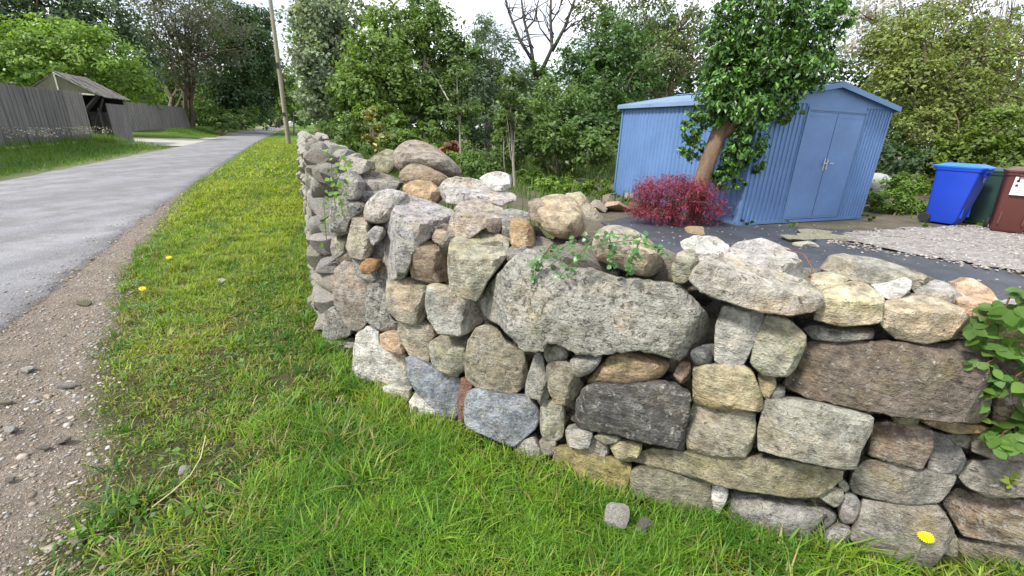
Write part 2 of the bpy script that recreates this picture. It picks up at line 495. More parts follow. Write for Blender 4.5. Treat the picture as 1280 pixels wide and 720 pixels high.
# ------------------------------------------------------------------ garden behind the wall
gpoly = [tuple(wall_pt(f, 0.30)) for f in (0.0, 1.0, 2.0, 3.0, 4.0, 5.0, 6.0, 7.0, 8.0, 9.0, 10.0, 11.0)] + [(60, 1.3), (60, 60), (-20, 60)]
M['garden'] = plain('garden_soil', (0.10, 0.085, 0.055), 0.95, 0, 0.4, 3.0, 0.9, 0.03)
cen = (10.0, 20.0)
gv = [(*p, 0.1) for p in gpoly] + [(*p, -0.3) for p in gpoly]
ng = len(gpoly)
tag(MB().add(gv, [list(range(ng))[::-1]] + [[i, (i + 1) % ng, ng + (i + 1) % ng, ng + i] for i in range(ng)]).build('garden_ground', M['garden']), kind='structure')
def px_sheet(name, pts, z, mat, jitter=0.02, wave=0.0, sub=5, thick=0.0):
    P = [ground(u, v, z) for u, v in pts]
    out = []
    for i in range(len(P)):
        a, b = P[i], P[(i + 1) % len(P)]
        for t in range(sub): out.append(a + (b - a) * t / sub)
    rg = random.Random(len(pts))
    out = [p + np.array([rg.uniform(-jitter, jitter), rg.uniform(-jitter, jitter), wave * rg.random()]) for p in out]
    c = sum(out) / len(out)
    n = len(out); V = [c] + [c + (p - c) * 0.6 + np.array([0, 0, wave * rg.random()]) for p in out] + out
    F = [(0, 1 + i, 1 + (i + 1) % n) for i in range(n)] + [(1 + i, 1 + n + i, 1 + n + (i + 1) % n, 1 + (i + 1) % n) for i in range(n)]
    if thick:
        b = len(V); V += [p - np.array([0, 0, thick]) for p in out]
        F += [(1 + n + i, b + i, b + (i + 1) % n, 1 + n + (i + 1) % n) for i in range(n)]
    return MB().add(V, F).build(name, mat, smooth=False)
M['membrane'] = plain('woven_membrane', (0.055, 0.06, 0.072), 0.6, 0, 0.35, 2.5, 0.7, 0.03, spec=0.35)
o = px_sheet('weed_membrane', [(752, 278), (800, 268), (925, 280), (1000, 284), (1066, 288), (1046, 300), (1100, 312), (1180, 326), (1262, 340), (1310, 356), (1260, 385), (1100, 395), (960, 370), (820, 330)], 0.112, M['membrane'], 0.03, 0.012)
tag(o, 'dark blue grey weed membrane spread over the ground behind the wall', 'ground sheet')
M['pinkgravel'] = vcol_mat('pink_gravel', 0.95, 45, 0.8, 0.02, (0.55, 1.4))
o = px_sheet('gravel_area', [(1044, 299), (1066, 290), (1150, 284), (1290, 280), (1420, 290), (1420, 380), (1285, 343), (1180, 324)], 0.122, None, 0.12, 0.012, 9)
o.data.materials.clear(); o.data.materials.append(plain('pale_pink_gravel', (0.30, 0.28, 0.265), 0.95, 0, 0.35, 10.0, 0.9, 0.02))
tag(o, kind='structure')

# ------------------------------------------------------------------ the dry stone wall
COLS = {'taupe': (.26, .225, .185), 'brown': (.25, .205, .155), 'ochre': (.40, .29, .165), 'ochre2': (.34, .255, .15), 'pale': (.43, .405, .40), 'white': (.56, .55, .52),
        'pinkish': (.35, .305, .265), 'grey': (.27, .262, .25), 'grn': (.31, .305, .235), 'grnd': (.20, .19, .135), 'rusty': (.29, .22, .155), 'lav': (.33, .315, .335), 'moss': (.22, .215, .13),
        'dgrey': (.165, .16, .15), 'beige': (.36, .325, .255), 'orange': (.31, .18, .075), 'lgrey': (.36, .355, .325), 'peach': (.48, .35, .25), 'blue': (.235, .265, .315), 'red': (.22, .12, .09),
        'mot': (.29, .265, .20), 'black': (.105, .102, .10), 'slate': (.13, .14, .14), 'yel': (.36, .315, .20), 'dbrown': (.15, .125, .10), 'mossy': (.27, .235, .095), 'olive': (.28, .255, .165),
        'slabg': (.30, .295, .25), 'rbrown': (.225, .18, .145), 'greyw': (.27, .255, .225), 'copeg': (.37, .345, .295), 'tan': (.42, .345, .235), 'hero': (.27, .262, .235), 'yelw': (.50, .44, .30), 'tan2': (.44, .375, .27)}
for _k, _c in COLS.items():
    _g = sum(_c) / 3; COLS[_k] = tuple((x * .86 + _g * .14) * (1.12 if _g > .2 else 1.2) for x in _c)
STONES = [
([(493,191),(502,181),(513,176),(528,178),(542,186),(554,195),(565,204),(572,213),(571,220),(561,222),(549,215),(530,208),(516,206),(502,213),(493,205)],'taupe',0.5,0.5,0.2,0.3,0.25,0.34,1.6,0.5,'big smooth rounded taupe boulder crowning the heap at the corner'),
([(500,219),(506,210),(516,205),(530,208),(546,215),(558,223),(561,227),(549,234),(535,227),(523,225),(511,228),(502,225)],'brown',0.4,0.5,0.2,0.2,0.2,0.25,1.2,0.7,''),
([(508,230),(523,226),(536,228),(548,237),(549,247),(542,254),(530,251),(513,245),(504,238)],'ochre',0.32,0.45,0.2,0.25,0.15,0.22,0.5,1.0,'ochre angular stone under the rounded boulder'),
([(549,236),(558,225),(572,222),(587,224),(598,227),(610,233),(631,239),(643,243),(643,251),(624,257),(610,253),(591,253),(570,256),(556,250)],'pale',0.42,0.6,0.1,0.1,0.5,0.3,0.5,1.0,'flat pale pinkish slab lying across the wall top'),
([(601,223),(610,218),(622,216),(634,218),(635,228),(633,237),(617,237),(605,230)],'white',0.6,0.6,0.2,0.2,0.4,0.22,0.5,1.0,'whitish stone perched behind the pale slab'),
([(570,261),(575,254),(591,252),(605,252),(615,258),(626,260),(627,278),(622,292),(610,289),(605,283),(587,297),(565,298),(561,287),(565,273)],'pinkish',0.16,0.35,0.1,0.3,0.3,0.28,0.5,1.0,''),
([(627,264),(638,263),(660,266),(664,273),(641,278),(637,295),(626,292)],'grey',0.28,0.4,0.1,0.1,0.3,0.2,0.5,1.0,''),
([(639,275),(651,274),(659,278),(664,292),(667,303),(659,311),(640,307),(639,294)],'ochre',0.14,0.15,0.05,0.3,0.1,0.2,0.5,1.0,'small ochre wedge stone set upright'),
([(564,302),(580,291),(603,286),(636,299),(631,322),(608,350),(597,375),(573,369),(563,357),(561,325)],'grn',0.0,0.42,0.05,0.3,0.25,0.3,0.4,0.6,'greenish grey block with a broad sloping top face'),
([(513,318),(523,306),(535,300),(563,309),(563,330),(562,351),(535,352),(516,346),(513,330)],'rusty',0.03,0.25,0.05,0.4,0.15,0.22,0.5,1.0,''),
([(541,297),(549,284),(561,295),(561,306),(546,303)],'pinkish',0.12,0.3,0.1,0.1,0.2,0.15,0.5,1.0,''),
([(466,302),(478,287),(487,273),(499,252),(509,245),(530,251),(553,259),(568,265),(563,278),(549,283),(542,294),(525,304),(515,316),(511,332),(505,346),(488,348),(474,345),(468,325)],'lav',0.02,0.3,0.3,0.45,0.5,0.3,0.5,1.0,'large lavender grey corner stone with a ridged sunlit top'),
([(456,267),(459,254),(471,243),(485,237),(502,241),(506,245),(497,254),(489,271),(480,277),(464,278),(457,273)],'pale',0.08,0.5,0.1,0.1,0.5,0.25,0.9,0.7,'pale smooth stone leaning against the ridged corner stone'),
([(447,219),(459,213),(473,217),(492,223),(499,228),(492,238),(473,239),(454,238),(446,231)],'grey',0.3,0.5,0.1,0.1,0.4,0.25,0.5,1.0,''),
([(447,241),(461,240),(473,240),(457,252),(447,251)],'grey',0.2,0.3,0.1,0.1,0.4,0.22,0.5,1.0,''),
([(459,202),(471,195),(485,187),(492,191),(492,207),(485,215),(471,214),(461,210)],'moss',0.55,0.4,0.2,0.1,0.3,0.25,0.5,1.0,''),
([(423,221),(438,215),(446,228),(445,247),(436,249),(424,238)],'grey',0.05,0.3,0.2,0.2,0.6,0.25,0.5,1.0,''),
([(418,247),(428,246),(454,257),(450,266),(438,271),(431,289),(413,289),(414,271)],'dgrey',0,0.25,0.2,0.2,0.6,0.25,0.5,1.0,''),
([(438,292),(441,273),(454,266),(458,278),(457,292),(464,302),(464,316),(454,323),(438,320),(433,309)],'beige',0.0,0.2,0.2,0.2,0.3,0.25,0.5,1.0,''),
([(461,292),(469,284),(478,285),(476,295),(466,306)],'lav',0.02,0.3,0.2,0.2,0.4,0.15,0.5,1.0,''),
([(418,292),(433,292),(433,311),(419,323),(414,311)],'grn',0.0,0.3,0.2,0.2,0.5,0.2,0.5,1.0,''),
([(426,204),(440,198),(457,201),(459,212),(450,217),(431,214)],'pinkish',0.2,0.4,0.2,0.2,0.5,0.25,0.5,1.0,''),
([(415,262),(432,258),(438,276),(436,290),(416,294),(411,278)],'grey',0.0,0.2,0.2,0.2,0.6,0.2,0.5,1.0,''),
([(419,339),(431,327),(445,334),(464,344),(466,362),(458,377),(459,398),(452,411),(440,412),(428,400),(420,381),(417,358)],'pinkish',0,0.08,0.15,0.15,0.35,0.3,0.5,1.0,'tall pinkish grey stone set on end at the corner'),
([(452,332),(459,324),(471,326),(470,335),(461,342),(453,340)],'orange',-0.03,0.2,0.2,0.2,0.05,0.12,0.5,1.0,'small stone stained bright orange'),
([(464,351),(473,346),(485,348),(484,367),(483,379),(487,396),(498,403),(496,412),(478,412),(464,405),(458,396),(459,377)],'dgrey',0.03,0.05,0.1,0.1,0.6,0.22,0.5,1.8,''),
([(440,318),(462,325),(474,346),(464,352),(446,342)],'grey',0.02,0.1,0.1,0.1,0.5,0.2,0.5,1.0,''),
([(485,351),(497,350),(513,348),(535,353),(535,367),(530,396),(525,403),(513,404),(498,400),(489,391),(483,377)],'beige',0.0,0.1,0.04,0.2,0.2,0.25,0.3,0.6,'squarish beige block with its right side in shade'),
([(535,359),(542,355),(561,361),(579,371),(601,381),(607,396),(596,407),(579,418),(565,419),(549,416),(537,399),(533,379)],'lgrey',0.0,0.12,0.04,0.38,0.25,0.28,0.3,0.6,'light grey block with a sharp ridge and a dark right face'),
([(499,407),(502,403),(520,404),(530,401),(539,411),(546,418),(536,426),(536,443),(536,455),(525,450),(513,445),(508,433),(499,424)],'beige',0.02,0.1,0.04,0.15,0.2,0.24,0.5,1.0,''),
([(538,429),(554,419),(584,420),(584,438),(579,462),(568,471),(556,465),(543,457),(538,443)],'grn',0.02,0.3,0.04,0.15,0.25,0.24,0.5,1.0,''),
([(476,419),(487,416),(499,419),(505,426),(504,442),(495,442),(478,433)],'peach',0.02,0.1,0.1,0.2,0.1,0.16,0.5,1.0,'small peach coloured stone wedged in the corner'),
([(443,443),(446,421),(461,409),(474,416),(474,432),(492,442),(506,444),(511,462),(513,495),(492,495),(464,483),(443,469)],'white',0.0,0.1,0.1,0.1,0.5,0.3,0.5,1.2,'whitish pitted stone at the foot of the corner'),
([(405,421),(406,391),(417,384),(424,396),(438,410),(436,419),(417,424)],'grey',0.0,0.1,0.1,0.1,0.5,0.22,0.5,1.0,''),
([(406,426),(419,424),(443,423),(443,433),(421,445),(414,455),(407,445)],'lgrey',0.0,0.2,0.1,0.1,0.4,0.2,0.5,1.0,''),
([(419,447),(441,438),(444,471),(428,471)],'dgrey',0.06,0.2,0.1,0.1,0.2,0.2,0.5,1.0,''),
([(508,449),(515,445),(541,461),(576,474),(577,487),(572,504),(572,523),(551,518),(522,490),(513,475)],'blue',0.0,0.08,0.05,0.05,0.2,0.26,0.3,0.6,'smooth blue grey slab low at the corner'),
([(513,504),(521,491),(551,519),(571,525),(574,532),(546,531),(522,530),(515,518)],'white',-0.02,0.2,0.05,0.05,0.4,0.2,0.5,1.0,'chalky white stone under the blue grey slab'),
([(577,475),(584,475),(594,481),(584,491),(581,518),(577,530),(573,526),(573,501)],'red',0.02,0.05,0.1,0.1,0.05,0.2,0.5,1.0,'narrow rust red stone beside the blue grey slabs'),
([(584,492),(598,487),(612,492),(631,495),(659,498),(669,508),(675,520),(669,534),(655,546),(640,558),(631,553),(610,544),(584,533),(581,516)],'blue',-0.01,0.08,0.04,0.1,0.35,0.28,0.3,0.8,'pointed blue grey block low in the wall beside the grass'),
([(583,450),(587,426),(596,411),(610,407),(622,413),(634,431),(654,441),(656,454),(659,477),(643,491),(622,492),(598,484),(583,471)],'mot',0,0.08,0.05,0.1,0.35,0.26,0.5,1.0,'rounded beige stone with a rust streak above the blue grey block'),
([(659,480),(669,442),(678,445),(681,464),(688,482),(685,497),(674,499),(657,493)],'lgrey',0.02,0.05,0.1,0.2,0.2,0.2,0.5,1.0,''),
([(640,575),(650,553),(666,547),(674,565),(674,584),(657,584)],'lgrey',0.0,0.1,0.1,0.1,0.2,0.2,0.5,1.0,''),
([(574,532),(586,534),(631,554),(638,565),(635,579),(612,575),(581,551)],'moss',0.03,0.1,0.1,0.1,0.1,0.22,0.5,1.0,''),
([(480,485),(494,482),(511,487),(511,508),(494,504),(482,494)],'white',0.0,0.2,0.1,0.1,0.3,0.2,0.5,1.0,''),
([(681,442),(687,431),(697,427),(708,438),(711,445),(699,453),(685,452)],'lgrey',0.0,0.2,0.15,0.15,0.1,0.16,1.3,0.5,''),
([(684,461),(687,454),(708,453),(716,461),(721,471),(729,480),(725,490),(708,504),(694,504),(687,487)],'mot',0.0,0.05,0.1,0.35,0.2,0.2,0.5,1.0,''),
([(712,452),(723,446),(734,444),(751,442),(750,451),(739,464),(723,471),(716,464)],'lgrey',0.0,0.4,0.15,0.15,0.2,0.16,1.0,0.5,''),
([(733,478),(746,464),(763,445),(782,441),(805,441),(826,447),(838,453),(826,471),(800,479),(772,480),(746,480)],'ochre2',0.01,0.1,0.1,0.1,0.05,0.22,0.8,0.5,'lens shaped ochre brown stone under the great grey slab'),
([(721,532),(721,504),(730,486),(741,482),(772,485),(805,482),(822,479),(848,485),(862,494),(861,518),(854,542),(854,562),(838,559),(805,551),(772,542),(741,539)],'black',-0.01,0.06,0.08,0.06,0.3,0.28,0.3,2.0,'nearly black rough block with pale lichen edges'),
([(843,468),(852,453),(862,453),(862,473),(852,478)],'rusty',0.04,0.1,0.1,0.1,0.1,0.15,0.5,1.0,''),
([(863,442),(871,435),(885,435),(890,447),(888,455),(871,457)],'slate',0.03,0.2,0.1,0.1,0.05,0.15,1.2,0.5,''),
([(868,462),(880,458),(927,456),(940,467),(951,494),(953,509),(948,514),(910,511),(868,505)],'yel',-0.01,0.06,0.04,0.04,0.05,0.25,0.4,0.5,'yellowish square block beneath the two grey blocks'),
([(866,506),(905,512),(943,516),(943,540),(937,562),(930,571),(890,571),(862,564),(858,545),(863,525)],'mot',0.0,0.08,0.04,0.04,0.2,0.25,0.5,1.0,''),
([(708,539),(720,537),(741,541),(734,560),(727,562),(711,556)],'lgrey',0.0,0.1,0.1,0.1,0.1,0.16,0.5,1.0,''),
([(677,501),(687,501),(703,504),(705,518),(704,542),(697,550),(682,549),(677,542)],'grn',0.02,0.1,0.1,0.2,0.3,0.2,0.5,1.0,''),
([(675,553),(682,550),(694,551),(692,565),(684,572),(675,571)],'grey',0.02,0.1,0.1,0.1,0.1,0.15,0.5,1.0,''),
([(744,546),(753,542),(772,544),(775,551),(758,555)],'grn',0.02,0.2,0.1,0.1,0.1,0.15,0.5,1.0,''),
([(734,563),(741,547),(758,555),(760,565),(751,575),(737,572)],'grey',0.03,0.1,0.1,0.1,0.1,0.15,0.5,1.0,''),
([(763,556),(775,552),(800,554),(800,563),(793,575),(772,573)],'yel',0.01,0.15,0.1,0.1,0.1,0.18,0.5,1.0,''),
([(869,437),(880,434),(892,432),(892,440),(888,457),(870,459)],'dgrey',0.06,0.1,0.1,0.1,0.1,0.15,0.5,1.0,''),
([(843,448),(864,440),(868,455),(862,470),(850,468)],'dbrown',0.08,0.1,0.1,0.1,0.1,0.15,0.5,1.0,''),
([(691,591),(694,560),(708,561),(740,564),(758,571),(788,581),(786,598),(776,628),(760,630),(722,622),(692,608)],'mossy',0.0,0.1,0.05,0.05,0.1,0.28,0.5,1.0,'mossy yellow brown block rising out of the grass'),
([(794,577),(797,565),(815,561),(855,564),(890,571),(930,573),(975,574),(1020,583),(1053,589),(1052,598),(1035,613),(1020,621),(990,622),(950,615),(890,605),(860,595),(820,585)],'olive',-0.01,0.1,0.03,0.03,0.2,0.28,0.4,1.0,'long low olive tinted slab near the foot of the wall'),
([(790,590),(800,586),(830,591),(860,599),(886,604),(888,622),(886,642),(855,645),(802,640),(788,625)],'grnd',0.01,0.05,0.04,0.04,0.1,0.26,0.5,1.0,''),
([(890,608),(905,608),(909,618),(900,640),(892,640)],'white',0.02,0.1,0.1,0.1,0.1,0.15,0.5,1.0,''),
([(776,628),(786,600),(790,622),(786,638),(776,640)],'dgrey',0.06,0.1,0.1,0.1,0.1,0.15,0.5,1.0,''),
([(902,647),(908,616),(921,612),(975,616),(1022,626),(1044,638),(1044,653),(1028,666),(1006,679),(975,682),(943,675),(908,666)],'grey',-0.01,0.25,0.08,0.12,0.4,0.28,1.6,0.8,'long rounded grey boulder at the foot of the wall with a pale worn top'),
([(949,537),(957,500),(984,500),(1031,508),(1069,515),(1091,522),(1088,540),(1075,562),(1069,587),(1044,584),(1006,576),(971,568),(949,562)],'slabg',-0.02,0.06,0.03,0.05,0.35,0.28,0.3,0.8,'broad greenish grey slab with a clean squared face'),
([(1086,568),(1091,530),(1107,527),(1142,532),(1165,539),(1165,559),(1151,587),(1132,581),(1101,573)],'rbrown',0.01,0.06,0.05,0.08,0.25,0.25,0.5,1.0,'brown stained block right of the broad greenish slab'),
([(1167,540),(1183,545),(1198,556),(1209,581),(1205,593),(1179,590),(1159,586),(1166,562)],'grey',0.02,0.06,0.05,0.08,0.2,0.22,0.5,1.0,''),
([(1151,526),(1183,527),(1227,532),(1238,537),(1227,541),(1195,541),(1170,535)],'ochre',0.02,0.2,0.05,0.05,0.1,0.2,0.5,1.0,''),
([(1183,544),(1211,543),(1212,560),(1198,556)],'grey',0.04,0.1,0.05,0.05,0.1,0.15,0.5,1.0,''),
([(1214,543),(1258,543),(1302,548),(1304,575),(1243,573),(1217,565)],'pinkish',0.01,0.1,0.05,0.05,0.2,0.22,0.5,1.0,''),
([(1063,606),(1069,589),(1082,575),(1120,578),(1151,589),(1195,596),(1183,616),(1173,628),(1132,630),(1094,623),(1069,616)],'greyw',0.0,0.12,0.04,0.04,0.15,0.25,0.5,1.0,''),
([(1200,597),(1217,576),(1243,575),(1280,576),(1315,581),(1315,616),(1280,620),(1236,622),(1211,609)],'greyw',0.0,0.12,0.04,0.04,0.2,0.25,0.5,1.0,''),
([(1063,672),(1075,650),(1080,624),(1120,631),(1170,631),(1182,647),(1192,666),(1183,685),(1164,709),(1126,709),(1082,690)],'greyw',-0.02,0.1,0.05,0.06,0.2,0.28,0.6,0.7,'big warm grey block at the foot of the wall with a dandelion in front'),
([(1179,628),(1198,609),(1236,624),(1280,626),(1315,623),(1315,682),(1280,682),(1243,676),(1205,669),(1193,650)],'rbrown',-0.01,0.12,0.05,0.05,0.35,0.28,0.5,1.0,'wide reddish grey block at the right edge'),
([(1196,698),(1198,673),(1243,679),(1315,685),(1315,726),(1195,723)],'taupe',0.0,0.1,0.05,0.05,0.15,0.26,0.5,1.0,''),
([(1175,698),(1192,669),(1196,674),(1195,698),(1183,709)],'grn',0.03,0.1,0.1,0.1,0.1,0.15,0.5,1.0,''),
([(1022,619),(1038,610),(1052,613),(1054,625),(1044,633)],'grn',0.01,0.3,0.1,0.1,0.3,0.15,0.5,1.0,''),
([(1049,641),(1056,614),(1069,620),(1076,634),(1069,653),(1053,653)],'lav',0.02,0.1,0.1,0.1,0.1,0.15,1.2,0.5,'small lavender pebble wedged in a joint'),
([(1047,601),(1053,600),(1061,609),(1057,614),(1052,611)],'grn',0.04,0.1,0.1,0.1,0.1,0.1,0.5,1.0,''),
([(1028,669),(1044,655),(1060,657),(1064,669),(1050,685),(1030,680)],'grey',0.0,0.3,0.1,0.1,0.6,0.18,1.2,1.0,''),
([(1115,521),(1148,524),(1145,531),(1120,529)],'olive',0.04,0.1,0.1,0.1,0.1,0.15,0.5,1.0,''),
([(948,469),(967,471),(969,482),(959,498),(954,494)],'yel',0.03,0.1,0.1,0.1,0.1,0.15,0.5,1.0,''),
([(960,501),(971,485),(981,485),(978,501)],'dgrey',0.04,0.1,0.1,0.1,0.1,0.15,0.5,1.0,''),
([(894,450),(896,406),(904,384),(930,384),(954,389),(955,400),(943,425),(930,453),(921,458),(899,453)],'lgrey',0.0,0.06,0.06,0.1,0.15,0.25,0.5,0.5,'upright light grey block left of its greenish twin'),
([(939,453),(945,425),(959,394),(984,400),(1006,419),(1006,431),(993,460),(984,469),(956,469)],'grn',0.0,0.06,0.05,0.1,0.15,0.25,0.5,0.5,'pale greenish block leaning right beside the huge dark boulder'),
([(978,482),(1000,444),(1009,426),(1070,428),(1100,429),(1163,430),(1212,426),(1232,440),(1238,480),(1236,515),(1225,528),(1190,528),(1140,522),(1080,512),(1010,497)],'dbrown',-0.03,0.08,0.06,0.04,0.15,0.34,0.4,1.6,'huge dark brown boulder speckled with lichen at the right'),
([(1006,411),(1019,405),(1057,407),(1091,410),(1090,423),(1057,426),(1016,424)],'dgrey',0.06,0.3,0.05,0.05,0.2,0.25,0.5,1.0,''),
([(862,350),(868,336),(880,326),(905,324),(930,330),(965,337),(1005,350),(1024,362),(1030,378),(1015,390),(985,394),(950,388),(905,376),(878,366)],'copeg',-0.02,0.45,0.05,0.05,0.4,0.32,0.5,1.5,'long tapering coping slab with a rugged pale top'),
([(852,303),(868,296),(895,298),(910,308),(912,326),(890,326),(866,334)],'white',0.22,0.55,0.1,0.1,0.5,0.25,0.6,1.5,''),
([(900,318),(922,304),(955,300),(985,312),(1000,325),(1003,347),(985,350),(940,334),(905,328)],'pale',0.12,0.5,0.1,0.15,0.5,0.28,0.6,1.5,''),
([(841,334),(848,318),(862,312),(871,318),(870,334),(857,353),(843,351)],'grn',0.05,0.3,0.1,0.25,0.2,0.2,0.5,1.0,''),
([(742,301),(751,287),(765,282),(789,287),(812,301),(825,318),(827,332),(819,343),(803,345),(775,334),(742,321)],'beige',0.08,0.45,0.1,0.2,0.15,0.3,0.9,0.6,'tawny boulder with ivy trailing over it'),
([(665,264),(673,252),(683,246),(701,244),(716,249),(725,266),(731,278),(729,290),(713,299),(694,294),(680,285),(671,275)],'tan',0.25,0.5,0.2,0.2,0.15,0.3,1.3,0.6,'round tan boulder on the wall top behind the ochre wedge'),
([(602,378),(615,354),(632,334),(648,319),(662,311),(676,318),(700,338),(735,337),(765,347),(824,354),(848,356),(862,368),(881,391),(890,410),(891,432),(870,437),(845,449),(815,441),(795,437),(760,441),(745,443),(722,440),(700,430),(686,427),(682,438),(655,438),(640,420),(625,405),(607,395)],'hero',-0.02,0.16,0.12,0.06,0.6,0.38,0.4,2.2,'great rugged lichen grey slab, the largest stone in the wall'),
([(1025,371),(1031,364),(1066,355),(1082,356),(1104,371),(1101,403),(1082,405),(1047,406),(1019,399)],'yelw',0.0,0.45,0.05,0.05,0.1,0.28,0.5,1.0,'coping block with a creamy yellow top beside the long slab'),
([(1102,381),(1113,376),(1151,371),(1183,378),(1205,387),(1213,403),(1209,419),(1164,427),(1148,427),(1120,422),(1102,406)],'tan2',0.0,0.35,0.05,0.08,0.2,0.28,0.5,1.0,'blocky tan coping stone near the bramble'),
([(1028,337),(1041,321),(1060,319),(1101,326),(1148,340),(1167,348),(1157,356),(1142,362),(1101,355),(1063,350)],'slabg',0.3,0.4,0.05,0.05,0.2,0.3,0.5,1.0,'long flat grey slab at the back of the wall top'),
([(1094,360),(1113,356),(1132,348),(1139,354),(1135,363),(1121,375),(1105,371)],'white',0.14,0.5,0.05,0.1,0.3,0.18,0.5,1.0,'small bright white stone on the coping'),
([(1143,364),(1164,352),(1183,354),(1202,370),(1195,381),(1176,375),(1151,374)],'lgrey',0.18,0.5,0.05,0.2,0.2,0.24,0.5,1.0,''),
([(1012,356),(1019,345),(1041,343),(1061,348),(1050,356),(1031,364),(1016,365)],'yelw',0.16,0.5,0.1,0.1,0.2,0.18,0.5,1.0,''),
([(1198,384),(1195,356),(1214,349),(1236,362),(1252,384),(1246,406),(1217,406),(1211,390)],'peach',0.14,0.5,0.1,0.1,0.1,0.26,0.5,1.0,'peach tinted stone behind the bramble'),
([(1249,386),(1280,378),(1306,384),(1306,406),(1255,406)],'pale',0.12,0.5,0.1,0.1,0.1,0.24,0.5,1.0,''),
([(1240,442),(1262,430),(1320,430),(1320,534),(1242,534)],'rbrown',0.0,0.1,0.1,0.1,0.3,0.26,0.5,1.0,''),
([(1216,412),(1222,392),(1250,385),(1320,388),(1320,430),(1240,434)],'yelw',0.03,0.3,0.1,0.1,0.2,0.24,0.5,1.0,''),
([(661,254),(672,249),(684,260),(676,278),(664,274)],'brown',0.3,0.3,0.1,0.1,0.1,0.2,0.5,1.0,''),
([(632,316),(646,306),(660,308),(648,318),(636,326)],'grey',0.1,0.3,0.1,0.1,0.1,0.15,0.5,1.0,''),
]


def poly_resample(P, n):
    Q = np.vstack([P, P[:1]]); seg = np.linalg.norm(np.diff(Q, axis=0), axis=1); cum = np.concatenate([[0], np.cumsum(seg)])
    t = np.linspace(0, cum[-1], n, endpoint=False)
    return np.stack([np.interp(t, cum, Q[:, 0]), np.interp(t, cum, Q[:, 1])], 1)

